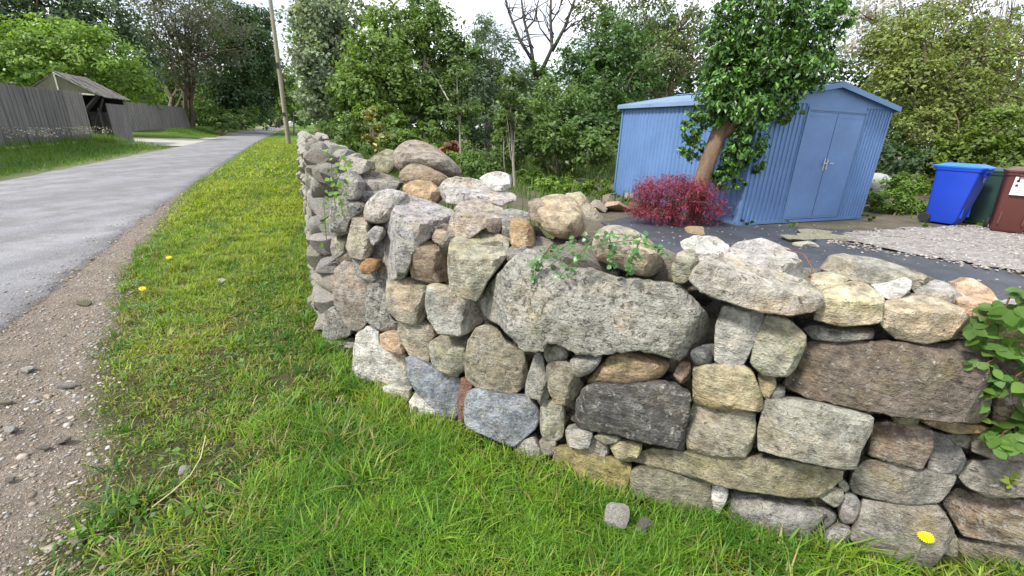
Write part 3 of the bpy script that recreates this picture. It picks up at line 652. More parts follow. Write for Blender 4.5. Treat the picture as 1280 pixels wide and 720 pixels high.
def build_stone(i, rec, parent):
    pts, ck, off, top, Lf, Rf, lich, depth, rnd, rough = rec[:10]
    label = rec[10] if len(rec) > 10 else ''
    rg = np.random.default_rng(100 + i)
    P = np.array(pts, float)
    # cut the corners a little
    if rnd > 0.7: cuts = (.2, .2)
    else: cuts = (.035,)
    for ck_ in cuts:
        nx = np.roll(P, -1, 0); P = np.stack([P * (1 - ck_) + nx * ck_, P * ck_ + nx * (1 - ck_)], 1).reshape(-1, 2)
    A = P; B = np.roll(P, -1, 0); cr = A[:, 0] * B[:, 1] - B[:, 0] * A[:, 1]
    cen = ((A + B) * cr[:, None]).sum(0) / (3 * cr.sum())
    if cr.sum() < 0: P = P[::-1]
    n = int(np.clip(np.linalg.norm(P - np.roll(P, 1, 0), axis=1).sum() / 5.5, 18, 130))
    Q = poly_resample(P, n)
    P = cen + (Q - cen) * (1 + 2.4 / (np.linalg.norm(Q - cen, axis=1)[:, None] + 1))
    P += rg.normal(size=P.shape) * 0.32 * rough
    h = wall_hit(cen[0], cen[1], off)
    t0, f, fn = h
    base = EYE + ray(*cen) * t0
    k = t0 / FPX * 1.0
    w_m = (P[:, 0].max() - P[:, 0].min()) * t0 / FPX; h_m = (P[:, 1].max() - P[:, 1].min()) * t0 / FPX
    size = min(w_m, h_m)
    tocam = EYE[:2] - base[:2]; tocam /= np.linalg.norm(tocam)
    hn = fn * 0.6 + tocam * 0.6; hn /= np.linalg.norm(hn)
    tan = np.array([-hn[1], hn[0]])            # to the viewer's right when facing the wall
    def nrm(v): v = np.array(v, float); return v / np.linalg.norm(v)
    jit = rg.normal(size=3) * 0.07
    front = nrm([hn[0] + jit[0], hn[1] + jit[1], 0.16 + jit[2] + (0.25 if off > 0.1 else 0)])
    out = 0.02 * rg.normal() * (0 if off > .1 else 1)
    planes = [(front, base + front * out)]
    umin, vmin = P.min(0); umax, vmax = P.max(0)
    def on_front(u, v):
        d = ray(u, v); m, q = planes[0]
        return EYE + d * ((q - EYE) @ m) / (d @ m)
    tp = nrm([hn[0] * 0.12 + rg.normal() * .10, hn[1] * 0.12 + rg.normal() * .10, 1.0])
    planes.append((tp, on_front(cen[0] + rg.normal() * 3, vmin + top * (vmax - vmin))))
    right = nrm([tan[0] * 0.9 + hn[0] * 0.55, tan[1] * 0.9 + hn[1] * 0.55, rg.normal() * .1])
    left_ = nrm([-tan[0] * 0.9 + hn[0] * 0.55, -tan[1] * 0.9 + hn[1] * 0.55, rg.normal() * .1])
    planes.append((right, on_front(umax - Rf * (umax - umin), cen[1])))
    planes.append((left_, on_front(umin + Lf * (umax - umin), cen[1])))
    bot = nrm([hn[0] * 0.8, hn[1] * 0.8, -0.6])
    planes.append((bot, on_front(cen[0], vmax - 0.03 * (vmax - vmin))))
    # broken facets: a few strong ones at the edges, some faint ones across the face
    for q_ in range(8):
        a = rg.uniform(0, 2 * math.pi)
        r_, sl_ = (rg.uniform(0.72, 1.0), rg.uniform(.5, 1.1)) if q_ < 3 else (rg.uniform(.15, .7), rg.uniform(.14, .42))
        m = nrm(front * 1.0 + np.array([tan[0] * math.cos(a), tan[1] * math.cos(a), math.sin(a)]) * sl_)
        planes.append((m, on_front(cen[0] + math.cos(a) * r_ * (umax - umin) / 2, cen[1] - math.sin(a) * r_ * (vmax - vmin) / 2)))
    Rr = (0.0045 + 0.002 * rough) if rnd <= 0.7 else size * 0.36 * rnd / 1.2
    Rr = min(Rr, size * 0.5)
    # points: outline, two inset rings, jittered grid inside
    sp_ = float(np.clip(min(umax - umin, vmax - vmin) / 9, 2.6, 4.6))
    tg = np.roll(P, -1, 0) - np.roll(P, 1, 0); tg /= np.linalg.norm(tg, axis=1, keepdims=True)
    inn = np.stack([-tg[:, 1], tg[:, 0]], 1)
    gx, gy = np.meshgrid(np.arange(umin, umax, sp_), np.arange(vmin, vmax, sp_ * .87)); gx = gx + (np.arange(len(gx)) % 2)[:, None] * sp_ / 2
    gpt = np.stack([gx.ravel(), gy.ravel()], 1) + rg.normal(size=(gx.size, 2)) * sp_ * .16
    def inside_dist(X):
        E0 = P; e = np.roll(P, -1, 0) - P; L2 = (e ** 2).sum(1)
        tt = np.clip(((X[:, None] - E0[None]) * e[None]).sum(2) / L2, 0, 1)
        dd = np.linalg.norm(X[:, None] - (E0[None] + e[None] * tt[..., None]), axis=2).min(1)
        a_, b_ = P, np.roll(P, -1, 0)
        cr_ = ((a_[None, :, 1] > X[:, None, 1]) != (b_[None, :, 1] > X[:, None, 1])) & (X[:, None, 0] < (b_[None, :, 0] - a_[None, :, 0]) * (X[:, None, 1] - a_[None, :, 1]) / (b_[None, :, 1] - a_[None, :, 1] + 1e-12) + a_[None, :, 0])
        return np.where(cr_.sum(1) % 2 == 1, dd, -dd)
    extra = []
    for dd_, tol in ((1.1, .9), (2.6, 2.1)):
        X = P + inn * dd_; X = X[inside_dist(X) > tol]; extra.append(X)
    X = gpt[inside_dist(gpt) > 2.6 + sp_ * .55]; extra.append(X)
    uv = np.concatenate([P] + extra)
    res = geometry.delaunay_2d_cdt([Vector(q) for q in uv], [(j, (j + 1) % n) for j in range(n)], [], 1, 1e-4)
    uv = np.array([v[:] for v in res[0]]); tris = [list(f) for f in res[2]]
    inv = {}
    for new, olds in enumerate(res[3]):
        for o_ in olds: inv[o_] = new
    rim = [inv[j] for j in range(n)]
    dist = np.maximum(inside_dist(uv), 0); dist[rim] = 0
    D = np.array([ray(*q) for q in uv])
    t = np.full(len(uv), -1e9)
    for m, q in planes:
        den = D @ m
        tv = np.where(den < -0.08, ((q - EYE) @ m) / np.where(den < -0.08, den, -1), -1e9)
        t = np.maximum(t, tv)
    lim = max(size, 0.12)
    t = t0 + lim * 0.9 * np.tanh((t - t0) / (lim * 0.9))
    x = np.clip(dist * t0 / FPX / Rr, 0, 1)
    t = t + Rr * (1 - np.sqrt(1 - (1 - x) ** 2)) * 0.9
    pos = EYE + D * t[:, None]
    sd = rg.uniform(0, 100)
    amp = 0.0050 * (.40 + .65 * rough)
    dn = np.array([noise.fractal(Vector(p * 9 + sd), 0.9, 2.1, 4) + 0.55 * abs(noise.noise(Vector(p * 21 + sd))) + 0.25 * noise.noise(Vector(p * 60 + sd)) for p in pos])
    pos = pos + D * (dn * amp * 1.5)[:, None]
    # blocky chips on rough stones
    if True:
        cd = np.array([noise.voronoi(Vector(p * (22 if rough < 1.4 else 15) + sd))[0][0] for p in pos])
        pos = pos + D * ((cd - 0.3) * amp * 1.2)[:, None]
    # hidden back: runs on into the wall
    back = []
    into = np.array([-hn[0], -hn[1], -0.12]); into /= np.linalg.norm(into)
    rimp = pos[rim]
    cw = rimp.mean(0)
    for fr, sc in ((0.25, .985), (0.6, .93), (0.9, .75)):
        back.append(cw + (rimp - cw) * sc + (into * .55 + ray(*cen) * .45) * depth * fr)
    bc = cw + (into * .55 + ray(*cen) * .45) * depth
    V = np.concatenate([pos] + back + [bc[None]])
    F = []
    for f_ in tris:
        a_, b_, c_ = uv[f_[0]], uv[f_[1]], uv[f_[2]]
        F.append(f_[::-1] if (b_[0] - a_[0]) * (c_[1] - a_[1]) - (b_[1] - a_[1]) * (c_[0] - a_[0]) > 0 else f_)
    b0 = len(pos)
    prev = list(rim)
    for q in range(3):
        cur = [b0 + q * n + j for j in range(n)]
        for j in range(n): F.append((prev[j], prev[(j + 1) % n], cur[(j + 1) % n], cur[j]))
        prev = cur
    last = b0 + 3 * n
    for j in range(n): F.append((prev[j], prev[(j + 1) % n], last))
    me = np_mesh('stone', V, F, smooth=True, sharp=22)
    o = link_mesh('coping_stone' if top >= 0.4 else 'stone', me, M['stone'], parent)
    c = COLS[ck]; jc = 1 + rg.normal() * 0.04
    o.color = (c[0] * jc, c[1] * jc, c[2] * jc, lich)
    if label: o['label'] = label
    return o

wall = empty('dry_stone_wall', (0.03, 1.85, 0), 'rough dry stone wall of mixed grey and tan stones turning the corner of the lane', 'stone wall')
for i, rec in enumerate(STONES): build_stone(i, rec, wall)

# shared boulders for the rest of the wall
def rock_mesh(seed, sub=3, box=0.45):
    import bmesh
    rg = np.random.default_rng(seed)
    bm = bmesh.new(); bmesh.ops.create_icosphere(bm, subdivisions=sub, radius=1.0)
    cuts = [(d / np.linalg.norm(d), rg.uniform(0.62, 0.92)) for d in rg.normal(size=(9, 3))]
    for v in bm.verts:
        p = np.array(v.co)
        q = np.sign(p) * np.abs(p) ** box; q /= max(1e-6, (np.abs(q) ** 4).sum() ** 0.25)
        for m, k in cuts:
            e = q @ m
            if e > k: q = q - m * (e - k)
        q *= 1 + 0.05 * noise.fractal(Vector(q * 2.2 + seed), 1, 2, 3)
        v.co = q * 0.6
    me = bpy.data.meshes.new('stone'); bm.to_mesh(me); bm.free()
    me.polygons.foreach_set('use_smooth', np.ones(len(me.polygons), dtype=bool)); me.set_sharp_from_angle(angle=math.radians(30))
    me.materials.append(M['stone'])
    return me
ROCKS = [rock_mesh(s) for s in range(8)]
RNG = np.random.default_rng(7)
def put_rock(p, size, rot, parent, colour, lich=0.4, name='stone', mesh=None):
    o = bpy.data.objects.new(name, mesh or ROCKS[RNG.integers(0, 8)])
    COL.objects.link(o)
    o.location = Vector(map(float, p)) - (parent.location if parent else Vector((0, 0, 0)))
    o.rotation_euler = tuple(map(float, rot)); o.scale = tuple(map(float, size))
    if parent: o.parent = parent
    o.color = (*[float(c) for c in colour], lich)
    return o
def rand_col(keys=('grey', 'pinkish', 'grn', 'beige', 'lgrey', 'lav', 'pale', 'lgrey', 'pale')):
    return np.array(COLS[keys[RNG.integers(0, len(keys))]]) * RNG.uniform(0.85, 1.1)
yaw_lane = math.atan2(RU[1], RU[0])
# lane side of the wall, course by course
s = None
nrock = 0
for row in range(8):
    s = 3.45 + 0.07 * row
    while s < 7.6:
        ln = RNG.uniform(0.12, 0.32); hh = 0.14
        z = 0.05 + row * 0.137 + RNG.normal() * .012
        p = sn(s + ln / 2, 0.10 + 0.014 * RNG.normal() + row * 0.014, z)
        put_rock(p, (ln * 1.12, 0.30, hh * RNG.uniform(1.12, 1.4)), (RNG.normal() * .07, RNG.normal() * .09, yaw_lane + RNG.normal() * .05), wall, rand_col() * 1.18, 0.6)
        s += ln; nrock += 1
# tumbled stones along its top
s = 3.6
while s < 11.5:
    for q in (0.16, 0.42):
        sz = RNG.uniform(0.14, 0.30)
        put_rock(sn(s + RNG.normal() * .05, q + RNG.normal() * .04, 1.16 + RNG.normal() * .05), (sz, sz * .85, sz * RNG.uniform(.4, .75)), RNG.normal(size=3) * .35 + np.array([0, 0, yaw_lane]), wall, rand_col(('grey', 'pale', 'lgrey', 'pinkish', 'white', 'grn')), 0.6, 'coping_stone'); nrock += 1
    s += RNG.uniform(.24, .34)
# the further stretch joined into one part
far_bm = MB()
base_v = np.array([v.co[:] for v in rock_mesh(11, 2).vertices]); base_f = [list(p.vertices) for p in ROCKS[0].polygons]
rk = rock_mesh(12, 2); base_v = np.array([v.co[:] for v in rk.vertices]); base_f = [list(p.vertices) for p in rk.polygons]
for row in range(6):
    s = 7.6 + 0.1 * row
    while s < 22:
        ln = RNG.uniform(.2, .42)
        a = yaw_lane + RNG.normal() * .1; c_, s_ = math.cos(a), math.sin(a)
        Vv = base_v * np.array([ln, .34, .22]) * 1.02; Vv = np.stack([Vv[:, 0] * c_ - Vv[:, 1] * s_, Vv[:, 0] * s_ + Vv[:, 1] * c_, Vv[:, 2]], 1)
        far_bm.add(Vv + sn(s + ln / 2, .12 + RNG.normal() * .02, .07 + row * .2), base_f); s += ln
o = far_bm.build('far_stones', M['stone'], wall, smooth=True, sharp=30); o.color = (.27, .26, .24, .6); o['kind'] = 'stuff'
# loose stones filling the width of the wall behind the face
for f in np.arange(3.35, 10.98, 0.115):
    fx = f
    for off_, zz in ((0.30, 0), (0.47, -.02)):
        ztop = np.interp(f, [3, 4, 5, 6.5, 8, 9, 10, 11], [.90, .93, .95, .93, .90, .88, .86, .84])
        w = wall_pt(min(fx, 10.99), off_ + RNG.normal() * .03)
        if RNG.random() < 0.36 or (off_ < .4 and f < 4.4): continue
        sz = RNG.uniform(.16, .30)
        put_rock((w[0], w[1], ztop + zz + RNG.normal() * .02), (sz, sz * .85, sz * RNG.uniform(.4, .6)), RNG.normal(size=3) * .4, wall, rand_col(), .3); nrock += 1
# dark rubble heart of the wall: keeps the joints dark, stops light coming through
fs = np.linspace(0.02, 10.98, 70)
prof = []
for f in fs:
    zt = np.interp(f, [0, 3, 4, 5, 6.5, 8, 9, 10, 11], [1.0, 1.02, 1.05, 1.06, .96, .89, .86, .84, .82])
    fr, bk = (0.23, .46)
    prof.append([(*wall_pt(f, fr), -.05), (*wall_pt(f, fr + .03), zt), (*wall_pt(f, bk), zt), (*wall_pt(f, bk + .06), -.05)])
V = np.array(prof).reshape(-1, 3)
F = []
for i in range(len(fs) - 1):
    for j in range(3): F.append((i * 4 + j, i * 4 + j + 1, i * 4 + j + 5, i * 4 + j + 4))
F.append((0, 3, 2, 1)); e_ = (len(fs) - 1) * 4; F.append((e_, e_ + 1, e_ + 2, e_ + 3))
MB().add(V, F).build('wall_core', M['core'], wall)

# small hearting stones wedged behind the face, seen in the joints
hb = MB()
f = 3.2
while f < 10.9:
    seg = np.linalg.norm(WALL[int(f) + 1] - WALL[int(f)])
    for z in np.arange(.04, np.interp(f, [3, 5, 6.5, 9, 11], [1.0, 1.02, .92, .82, .8]), .085):
        p = wall_pt(f, .20 + RNG.normal() * .015); a = RNG.uniform(0, 3); c_, s_ = math.cos(a), math.sin(a)
        Vv = base_v * np.array([RNG.uniform(.09, .17), RNG.uniform(.08, .12), RNG.uniform(.08, .13)]); Vv = np.stack([Vv[:, 0] * c_ - Vv[:, 1] * s_, Vv[:, 0] * s_ + Vv[:, 1] * c_, Vv[:, 2]], 1)
        hb.add(Vv + np.array([p[0], p[1], z + RNG.normal() * .012]), base_f)
    f += .085 / seg
o = hb.build('hearting_stones', M['stone'], wall, smooth=True, sharp=30); o.color = (.21, .195, .16, .2); o['kind'] = 'stuff'

# the wall runs on past the right edge of the photograph
rb = MB()
for row in range(6):
    xx = 2.34 + .06 * (row % 2)
    while xx < 4.6:
        ln = RNG.uniform(.2, .5); yy = 1.28 - (xx + ln / 2 - 2.04) * .0547
        rb.add(base_v * np.array([ln * 1.06, .34, .195]) * RNG.uniform(.97, 1.05) + np.array([xx + ln / 2, yy + .14 + RNG.normal() * .012, .07 + row * .158]), base_f); xx += ln
o = rb.build('face_stones', M['stone'], wall, smooth=True, sharp=30); o.color = (.30, .28, .24, .3); o['kind'] = 'stuff'

# garden side of the wall, roughly faced
s = 0
back_bm = MB()
for row in range(5):
    f = 3.0
    while f < 10.95:
        a, b_ = wall_pt(f, .55), wall_pt(min(f + .01, 10.99), .55)
        dirv = WALL[min(int(f) + 1, 11)] - WALL[int(f)]; seg = np.linalg.norm(dirv); a_ = math.atan2(dirv[1], dirv[0])
        ln = RNG.uniform(.2, .4); c_, s_ = math.cos(a_), math.sin(a_)
        Vv = base_v * np.array([ln, .24, .19]); Vv = np.stack([Vv[:, 0] * c_ - Vv[:, 1] * s_, Vv[:, 0] * s_ + Vv[:, 1] * c_, Vv[:, 2]], 1)
        back_bm.add(Vv + np.array([a[0], a[1], .16 + row * .16]), base_f)
        f += ln / seg
o = back_bm.build('rear_stones', M['stone'], wall, smooth=True, sharp=30); o.color = (.26, .25, .22, .3); o['kind'] = 'stuff'

# ------------------------------------------------------------------ blue metal garden shed
M['shed'] = plain('blue_sheet_steel', (0.115, 0.215, 0.42), 0.5, 0.0, 0.12, 1.5, 0.06, 0.002, spec=0.5)
M['shed_trim'] = plain('blue_trim', (0.115, 0.21, 0.38), 0.5, 0.0, 0.05, 2.0, 0.0)
M['shed_roof'] = plain('weathered_roof_sheet', (0.20, 0.29, 0.42), 0.5, 0.0, 0.12, 2.0, 0.1, 0.002)
M['chrome'] = plain('steel_handle', (0.6, 0.6, 0.62), 0.3, 0.8, 0.05, 5, 0)
SW, SL, SH, SA = 3.272, 3.80, 2.06, 2.36          # width, length, eaves, apex
shed = bpy.data.objects.new('garden_shed', None); COL.objects.link(shed)
shed.location = (3.902, 7.724, 0.115); shed.rotation_euler = (0, 0, 0.385); shed['local'] = 1
tag(shed, 'blue corrugated metal garden shed with double doors and a shallow gabled roof', 'shed')
def ribbed(name, origin, along, w, z0, z1, outn, pitch=0.105, dep=0.018, ztop=None, mat='shed', parent=shed):
    """upright ribbed sheet with real ribs and thickness"""
    n = max(1, int(round(w / pitch))); xs, ds = [], []
    for i in range(n):
        a = i * w / n; p = w / n
        xs += [a, a + p * .42, a + p * .52, a + p * .86]; ds += [0, 0, dep, dep]
        if i == n - 1: xs += [w]; ds += [0]
    mb = MB(); V = []
    for x, d in zip(xs, ds):
        for dd in (d, d - 0.012):
            b = np.array(origin) + np.array(along) * x + np.array(outn) * dd
            V.append((b[0], b[1], z0)); V.append((b[0], b[1], ztop(x) if ztop else z1))
    F = []
    for i in range(len(xs) - 1):
        a, b = i * 4, (i + 1) * 4
        F += [(a, b, b + 1, a + 1), (a + 2, a + 3, b + 3, b + 2), (a + 1, b + 1, b + 3, a + 3), (a, a + 2, b + 2, b)]
    F += [(0, 1, 3, 2), (len(xs) * 4 - 4, len(xs) * 4 - 2, len(xs) * 4 - 1, len(xs) * 4 - 3)]
    return mb.add(V, F).build(name, M[mat], parent)
# front (faces -y in the shed's own frame), x runs to the right
D0, D1 = 0.335 * SW, 0.775 * SW
ribbed('wall_panel', (0.03, 0, 0), (1, 0, 0), D0 - 0.05, 0.05, SH - 0.04, (0, -1, 0))
ribbed('wall_panel', (D1 + .02, 0, 0), (1, 0, 0), SW - D1 - 0.05, 0.05, SH - 0.04, (0, -1, 0), 0.09)
dm = (D0 + D1) / 2
for x0, x1 in ((D0, dm - .004), (dm + .004, D1)):
    d = MB().box((x0 + .004, -0.030, 0.06), (x1 - .004, -0.006, 1.90))
    d.box((x0 + .05, -.034, .10), (x1 - .05, -.030, .13)).box((x0 + .05, -.034, 1.83), (x1 - .05, -.030, 1.86))
    dd = d.build('door', M['shed'], shed)
    dd['label'] = 'flat blue shed door, left leaf' if x0 < dm - .1 else 'flat blue shed door, right leaf with the silver handle'
hd = MB().box((dm - .055, -.040, 0.93), (dm - .025, -.031, 1.15)).box((dm + .02, -.040, .95), (dm + .05, -.031, 1.13))
hd.tube([(dm - .04, -.04, 1.06), (dm - .04, -.085, 1.06), (dm - .14, -.085, 1.06)], .011, 6)
hd.tube([(dm + .035, -.04, 1.06), (dm + .035, -.085, 1.06), (dm + .14, -.085, 1.06)], .011, 6)
h_ = hd.build('handle', M['chrome'], None); h_.parent = dd
MB().box((D0 - .045, -.034, .05), (D0, -.004, 1.93)).build('door_frame', M['shed_trim'], shed)
MB().box((D1, -.034, .05), (D1 + .02, -.004, 1.93)).build('door_frame', M['shed_trim'], shed)
MB().box((D0 - .045, -.038, 1.93), (D1 + .02, -.004, 1.98)).build('door_lintel', M['shed_trim'], shed)
MB().box((D0 - .045, -.024, 1.905), (D1 + .02, -.002, SH - .035)).build('header_panel', M['shed'], shed)
# gables
for yy, nm in ((-0.008, 'gable'), (SL - 0.004, 'gable')):
    V = [(0.02, yy - .012, SH - .04), (SW - .02, yy - .012, SH - .04), (SW - .02, yy - .012, SH - .01), (SW / 2, yy - .012, SA - .03), (0.02, yy - .012, SH - .01)]
    V += [(x, yy + .006, z) for x, y, z in V]
    MB().add(V, [(0, 1, 2, 3, 4), (9, 8, 7, 6, 5)] + [(i, 5 + i, 5 + (i + 1) % 5, (i + 1) % 5) for i in range(5)]).build(nm, M['shed'], shed)
# sides in four sheets each, rear in three
for q in range(4):
    ribbed('wall_panel', (0, SL - .02 - q * (SL - .04) / 4, 0), (0, -1, 0), (SL - .04) / 4 - .003, .05, SH - .02, (-1, 0, 0), 0.12)
    ribbed('wall_panel', (SW, .02 + q * (SL - .04) / 4, 0), (0, 1, 0), (SL - .04) / 4 - .003, .05, SH - .02, (1, 0, 0), 0.12)
for q in range(3):
    ribbed('wall_panel', (SW - .02 - q * (SW - .04) / 3, SL, 0), (-1, 0, 0), (SW - .04) / 3 - .003, .05, SH - .04, (0, 1, 0), 0.12)
for cx, cy in ((0, 0), (SW, 0), (0, SL), (SW, SL)):
    MB().box((cx - .026, cy - .026, .0), (cx + .026, cy + .026, SH - .005)).build('corner_post', M['shed_trim'], shed)
for lo, hi in (((-.03, -.036, 0), (SW + .03, -.002, .05)), ((-.03, SL + .002, 0), (SW + .03, SL + .036, .05)), ((-.036, .03, .001), (-.001, SL - .03, .05)), ((SW + .001, .03, .001), (SW + .036, SL - .03, .05))):
    MB().box(lo, hi).build('base_rail', M['shed_trim'], shed)
# roof slopes: thin ribbed sheets running from ridge to eaves
for sgn in (-1, 1):
    x_e = -0.10 if sgn < 0 else SW + 0.10
    z_e = SH - 0.012; n = 22; V = []; F = []
    ys = []
    for i in range(n):
        a = -.10 + i * (SL + .2) / n; p = (SL + .2) / n
        ys += [(a, 0), (a + p * .72, 0), (a + p * .8, .02), (a + p * .92, .02)]
    ys.append((SL + .10, 0))
    for y, d in ys:
        for dz in (0, -.01):
            V.append((SW / 2, y, SA + d + dz)); V.append((x_e, y, z_e + d + dz))
    for i in range(len(ys) - 1):
        a, b = i * 4, i * 4 + 4
        F += [(a, a + 1, b + 1, b), (a + 2, b + 2, b + 3, a + 3), (a + 1, a + 3, b + 3, b + 1)]
    F += [(0, 2, 3, 1), (len(ys) * 4 - 4, len(ys) * 4 - 3, len(ys) * 4 - 1, len(ys) * 4 - 2)]
    MB().add(V, F).build('roof_sheet', M['shed_roof'], shed)
    # verge trims on both gable ends and the eaves gutter strip
    for yy in (-.115, SL + .10):
        V = [(SW / 2, yy, SA + .03), (x_e, yy, z_e + .03), (x_e, yy, z_e - .055), (SW / 2, yy, SA - .055)]
        V += [(x, y + .014, z) for x, y, z in V]
        MB().add(V, [(0, 1, 2, 3), (7, 6, 5, 4), (0, 4, 5, 1), (1, 5, 6, 2), (2, 6, 7, 3)]).build('verge_trim', M['shed_trim'], shed)
    xa, xb = (x_e - .012, x_e + .01) if sgn < 0 else (x_e - .01, x_e + .012)
    MB().box((xa, -.10, z_e - .06), (xb, SL + .10, z_e + .012)).build('eaves_trim', M['shed_roof'], shed)
MB().box((SW / 2 - .07, -.118, SA + .022), (SW / 2 + .07, SL + .118, SA + .036)).build('ridge_cap', M['shed_roof'], shed)

# ------------------------------------------------------------------ wheelie bins
def bin_mat(n, c): return plain(n, c, 0.42, 0, 0.06, 3.0, 0.12, 0.002)
M['bin_blue'] = bin_mat('blue_plastic', (0.015, 0.06, 0.50)); M['bin_blue_lid'] = bin_mat('blue_lid_plastic', (0.02, 0.16, 0.68))
M['bin_green'] = bin_mat('dark_green_plastic', (0.02, 0.055, 0.045)); M['bin_brown'] = bin_mat('brown_plastic', (0.115, 0.036, 0.030)); M['bin_brown_lid'] = bin_mat('brown_lid_plastic', (0.13, 0.06, 0.045))
M['rubber'] = plain('rubber', (0.02, 0.02, 0.02), 0.8, 0, 0.2, 10, 0.1)
M['emblem'] = plain('pale_print', (0.42, 0.46, 0.55), 0.6, 0, 0.15, 30, 0); M['sticker'] = plain('white_sticker', (0.80, 0.79, 0.77), 0.5, 0, 0.03, 8, 0)
M['ink'] = plain('black_print', (0.03, 0.03, 0.03), 0.6, 0, 0.05, 8, 0); M['axle'] = plain('axle_steel', (0.3, 0.3, 0.3), 0.4, 0.8, 0.1, 8, 0)
def wheelie_bin(loc, rz, body, lid, label, h=1.08, mark='emblem'):
    r = bpy.data.objects.new('wheelie_bin', None); COL.objects.link(r); r.location = loc; r.rotation_euler = (0, 0, rz); r.scale = (.93, .93, .97); r['local'] = 1
    tag(r, label, 'wheelie bin', 'wheelie bins standing beside the shrubs right of the shed')
    # body: front faces -y; rounded rectangle section, tapering down, open inside the rim
    def ring(z, w, d, rad, yo=0.0):
        pts = []
        for cx, cy, a0 in ((w - rad, d - rad, 0), (-w + rad, d - rad, 90), (-w + rad, -d + rad, 180), (w - rad, -d + rad, 270)):
            for k_ in range(4):
                a = math.radians(a0 + k_ * 30); pts.append((cx + rad * math.cos(a), cy + rad * math.sin(a) + yo, z))
        return pts
    rs = [ring(.03, .21, .24, .04, .04), ring(.10, .225, .265, .05, .03), ring(h * .55, .26, .31, .05, .01), ring(h - .13, .285, .345, .05), ring(h - .125, .30, .365, .05), ring(h - .075, .305, .37, .05)]
    V = sum(rs, []); F = [tuple(range(16))[::-1]]
    for i in range(len(rs) - 1):
        for j in range(16): F.append((i * 16 + j, i * 16 + (j + 1) % 16, (i + 1) * 16 + (j + 1) % 16, (i + 1) * 16 + j))
    F.append(tuple((len(rs) - 1) * 16 + j for j in range(16)))
    b = MB().add(V, F)
    b.box((-.13, -.395, h - .135), (.13, -.36, h - .10))             # comb bar at the front
    for x in (-.12, -.04, .04, .12): b.box((x - .008, -.385, h - .20), (x + .008, -.33, h - .13))
    for x in (-.16, .16): b.box((x - .012, -.352, h * .12), (x + .012, -.30, h * .55), Matrix.Translation((0, .355 - .30, 0)) @ Matrix.Rotation(-.075, 4, 'X'))
    b.build('body', M[body], r, smooth=True, sharp=35)
    ls = [ring(h - .073, .31, .385, .05), ring(h - .045, .315, .39, .05), ring(h - .02, .27, .34, .05), ring(h + .01, .20, .26, .05)]
    V = sum(ls, []); F = [tuple(range(16))[::-1]]
    for i in range(3):
        for j in range(16): F.append((i * 16 + j, i * 16 + (j + 1) % 16, (i + 1) * 16 + (j + 1) % 16, (i + 1) * 16 + j))
    F.append(tuple(48 + j for j in range(16)))
    l_ = MB().add(V, F); l_.box((-.10, -.43, h - .07), (.10, -.38, h - .045)).build('lid', M[lid], r, smooth=True, sharp=35)
    MB().tube([(-.20, .36, h - .10), (-.20, .45, h - .05), (.20, .45, h - .05), (.20, .36, h - .10)], .016, 6).build('handle', M[body], r)
    MB().tube([(-.28, .27, .10), (.28, .27, .10)], .012, 6).build('axle', M['axle'], r)
    for sx in (-1, 1):
        w = MB().tube([(sx * .235, .27, .10), (sx * .245, .27, .10), (sx * .28, .27, .10), (sx * .29, .27, .10)], [.085, .10, .10, .085], 18).build('wheel', M['rubber'], r, smooth=True, sharp=30)
    if mark == 'emblem':
        for side in (-1,):
            mk = MB()
            for q in range(14):                                        # small round crest, a ring of short strokes with a bar
                a = q * math.tau / 14
                mk.box((-.004, -.35 - .004, -.008), (.004, -.35 + .0, .008), Matrix.Translation((.02 + .055 * math.cos(a), 0, h * .78 + .055 * math.sin(a))))
            mk.box((-.025, -.353, h * .78 - .02), (.06, -.348, h * .78 + .02))
            mk.build('emblem', M['emblem'], r)
    else:
        st = MB().box((-.17, -.349, h * .60), (.20, -.343, h * .87)).build('sticker', M['sticker'], r)
        p_ = MB().box((-.14, -.3515, h * .79), (-.10, -.3492, h * .825)).box((-.14, -.3515, h * .725), (-.10, -.3492, h * .76))
        for z_ in (.70, .67, .64): p_.box((-.13, -.351, h * z_), (.15, -.3492, h * z_ + .006))
        s_ = p_.build('print', M['ink'], None); s_.parent = st
    return r
wheelie_bin((8.45, 8.72, .115), math.radians(28), 'bin_blue', 'bin_blue_lid', 'bright blue wheelie bin, largest in view and nearest the shed', 1.16)
wheelie_bin((9.25, 8.95, .115), math.radians(35), 'bin_green', 'bin_green', 'dark green wheelie bin half hidden between the blue bin and the brown bin', 1.10)
wheelie_bin((8.86, 7.98, .125), math.radians(-42), 'bin_brown', 'bin_brown_lid', 'brown wheelie bin with a white sticker at the right edge', 1.15, 'sticker')

# ------------------------------------------------------------------ pole by the lane
M['pole'] = plain('weathered_pole_timber', (0.30, 0.27, 0.20), 0.9, 0, 0.25, 6, 0.8, 0.01, (1, 1, .15))
pb = ground(361, 180, 0.0)
pole = empty('utility_pole', pb, 'tall pale timber utility pole at the grass edge of the lane', 'utility pole')
MB().tube([pb + np.array([0, 0, z]) for z in (-.3, 2, 5, 9.5, 10.5)], [.17, .16, .145, .125, .12], 12).build('post', M['pole'], pole, smooth=True, sharp=50)
MB().tube([pb + np.array([0, 0, z]) for z in (10.5, 10.53)], [.15, .13], 12).build('cap', M['rubber'], pole)
MB().box(tuple(pb + np.array([-.09, -.19, 5.0])), tuple(pb + np.array([.09, -.145, 5.35]))).build('junction_box', M['rubber'], pole)
MB().box(tuple(pb + np.array([-.10, -.185, 1.9])), tuple(pb + np.array([.10, -.157, 2.15]))).build('plate', M['rubber'], pole)

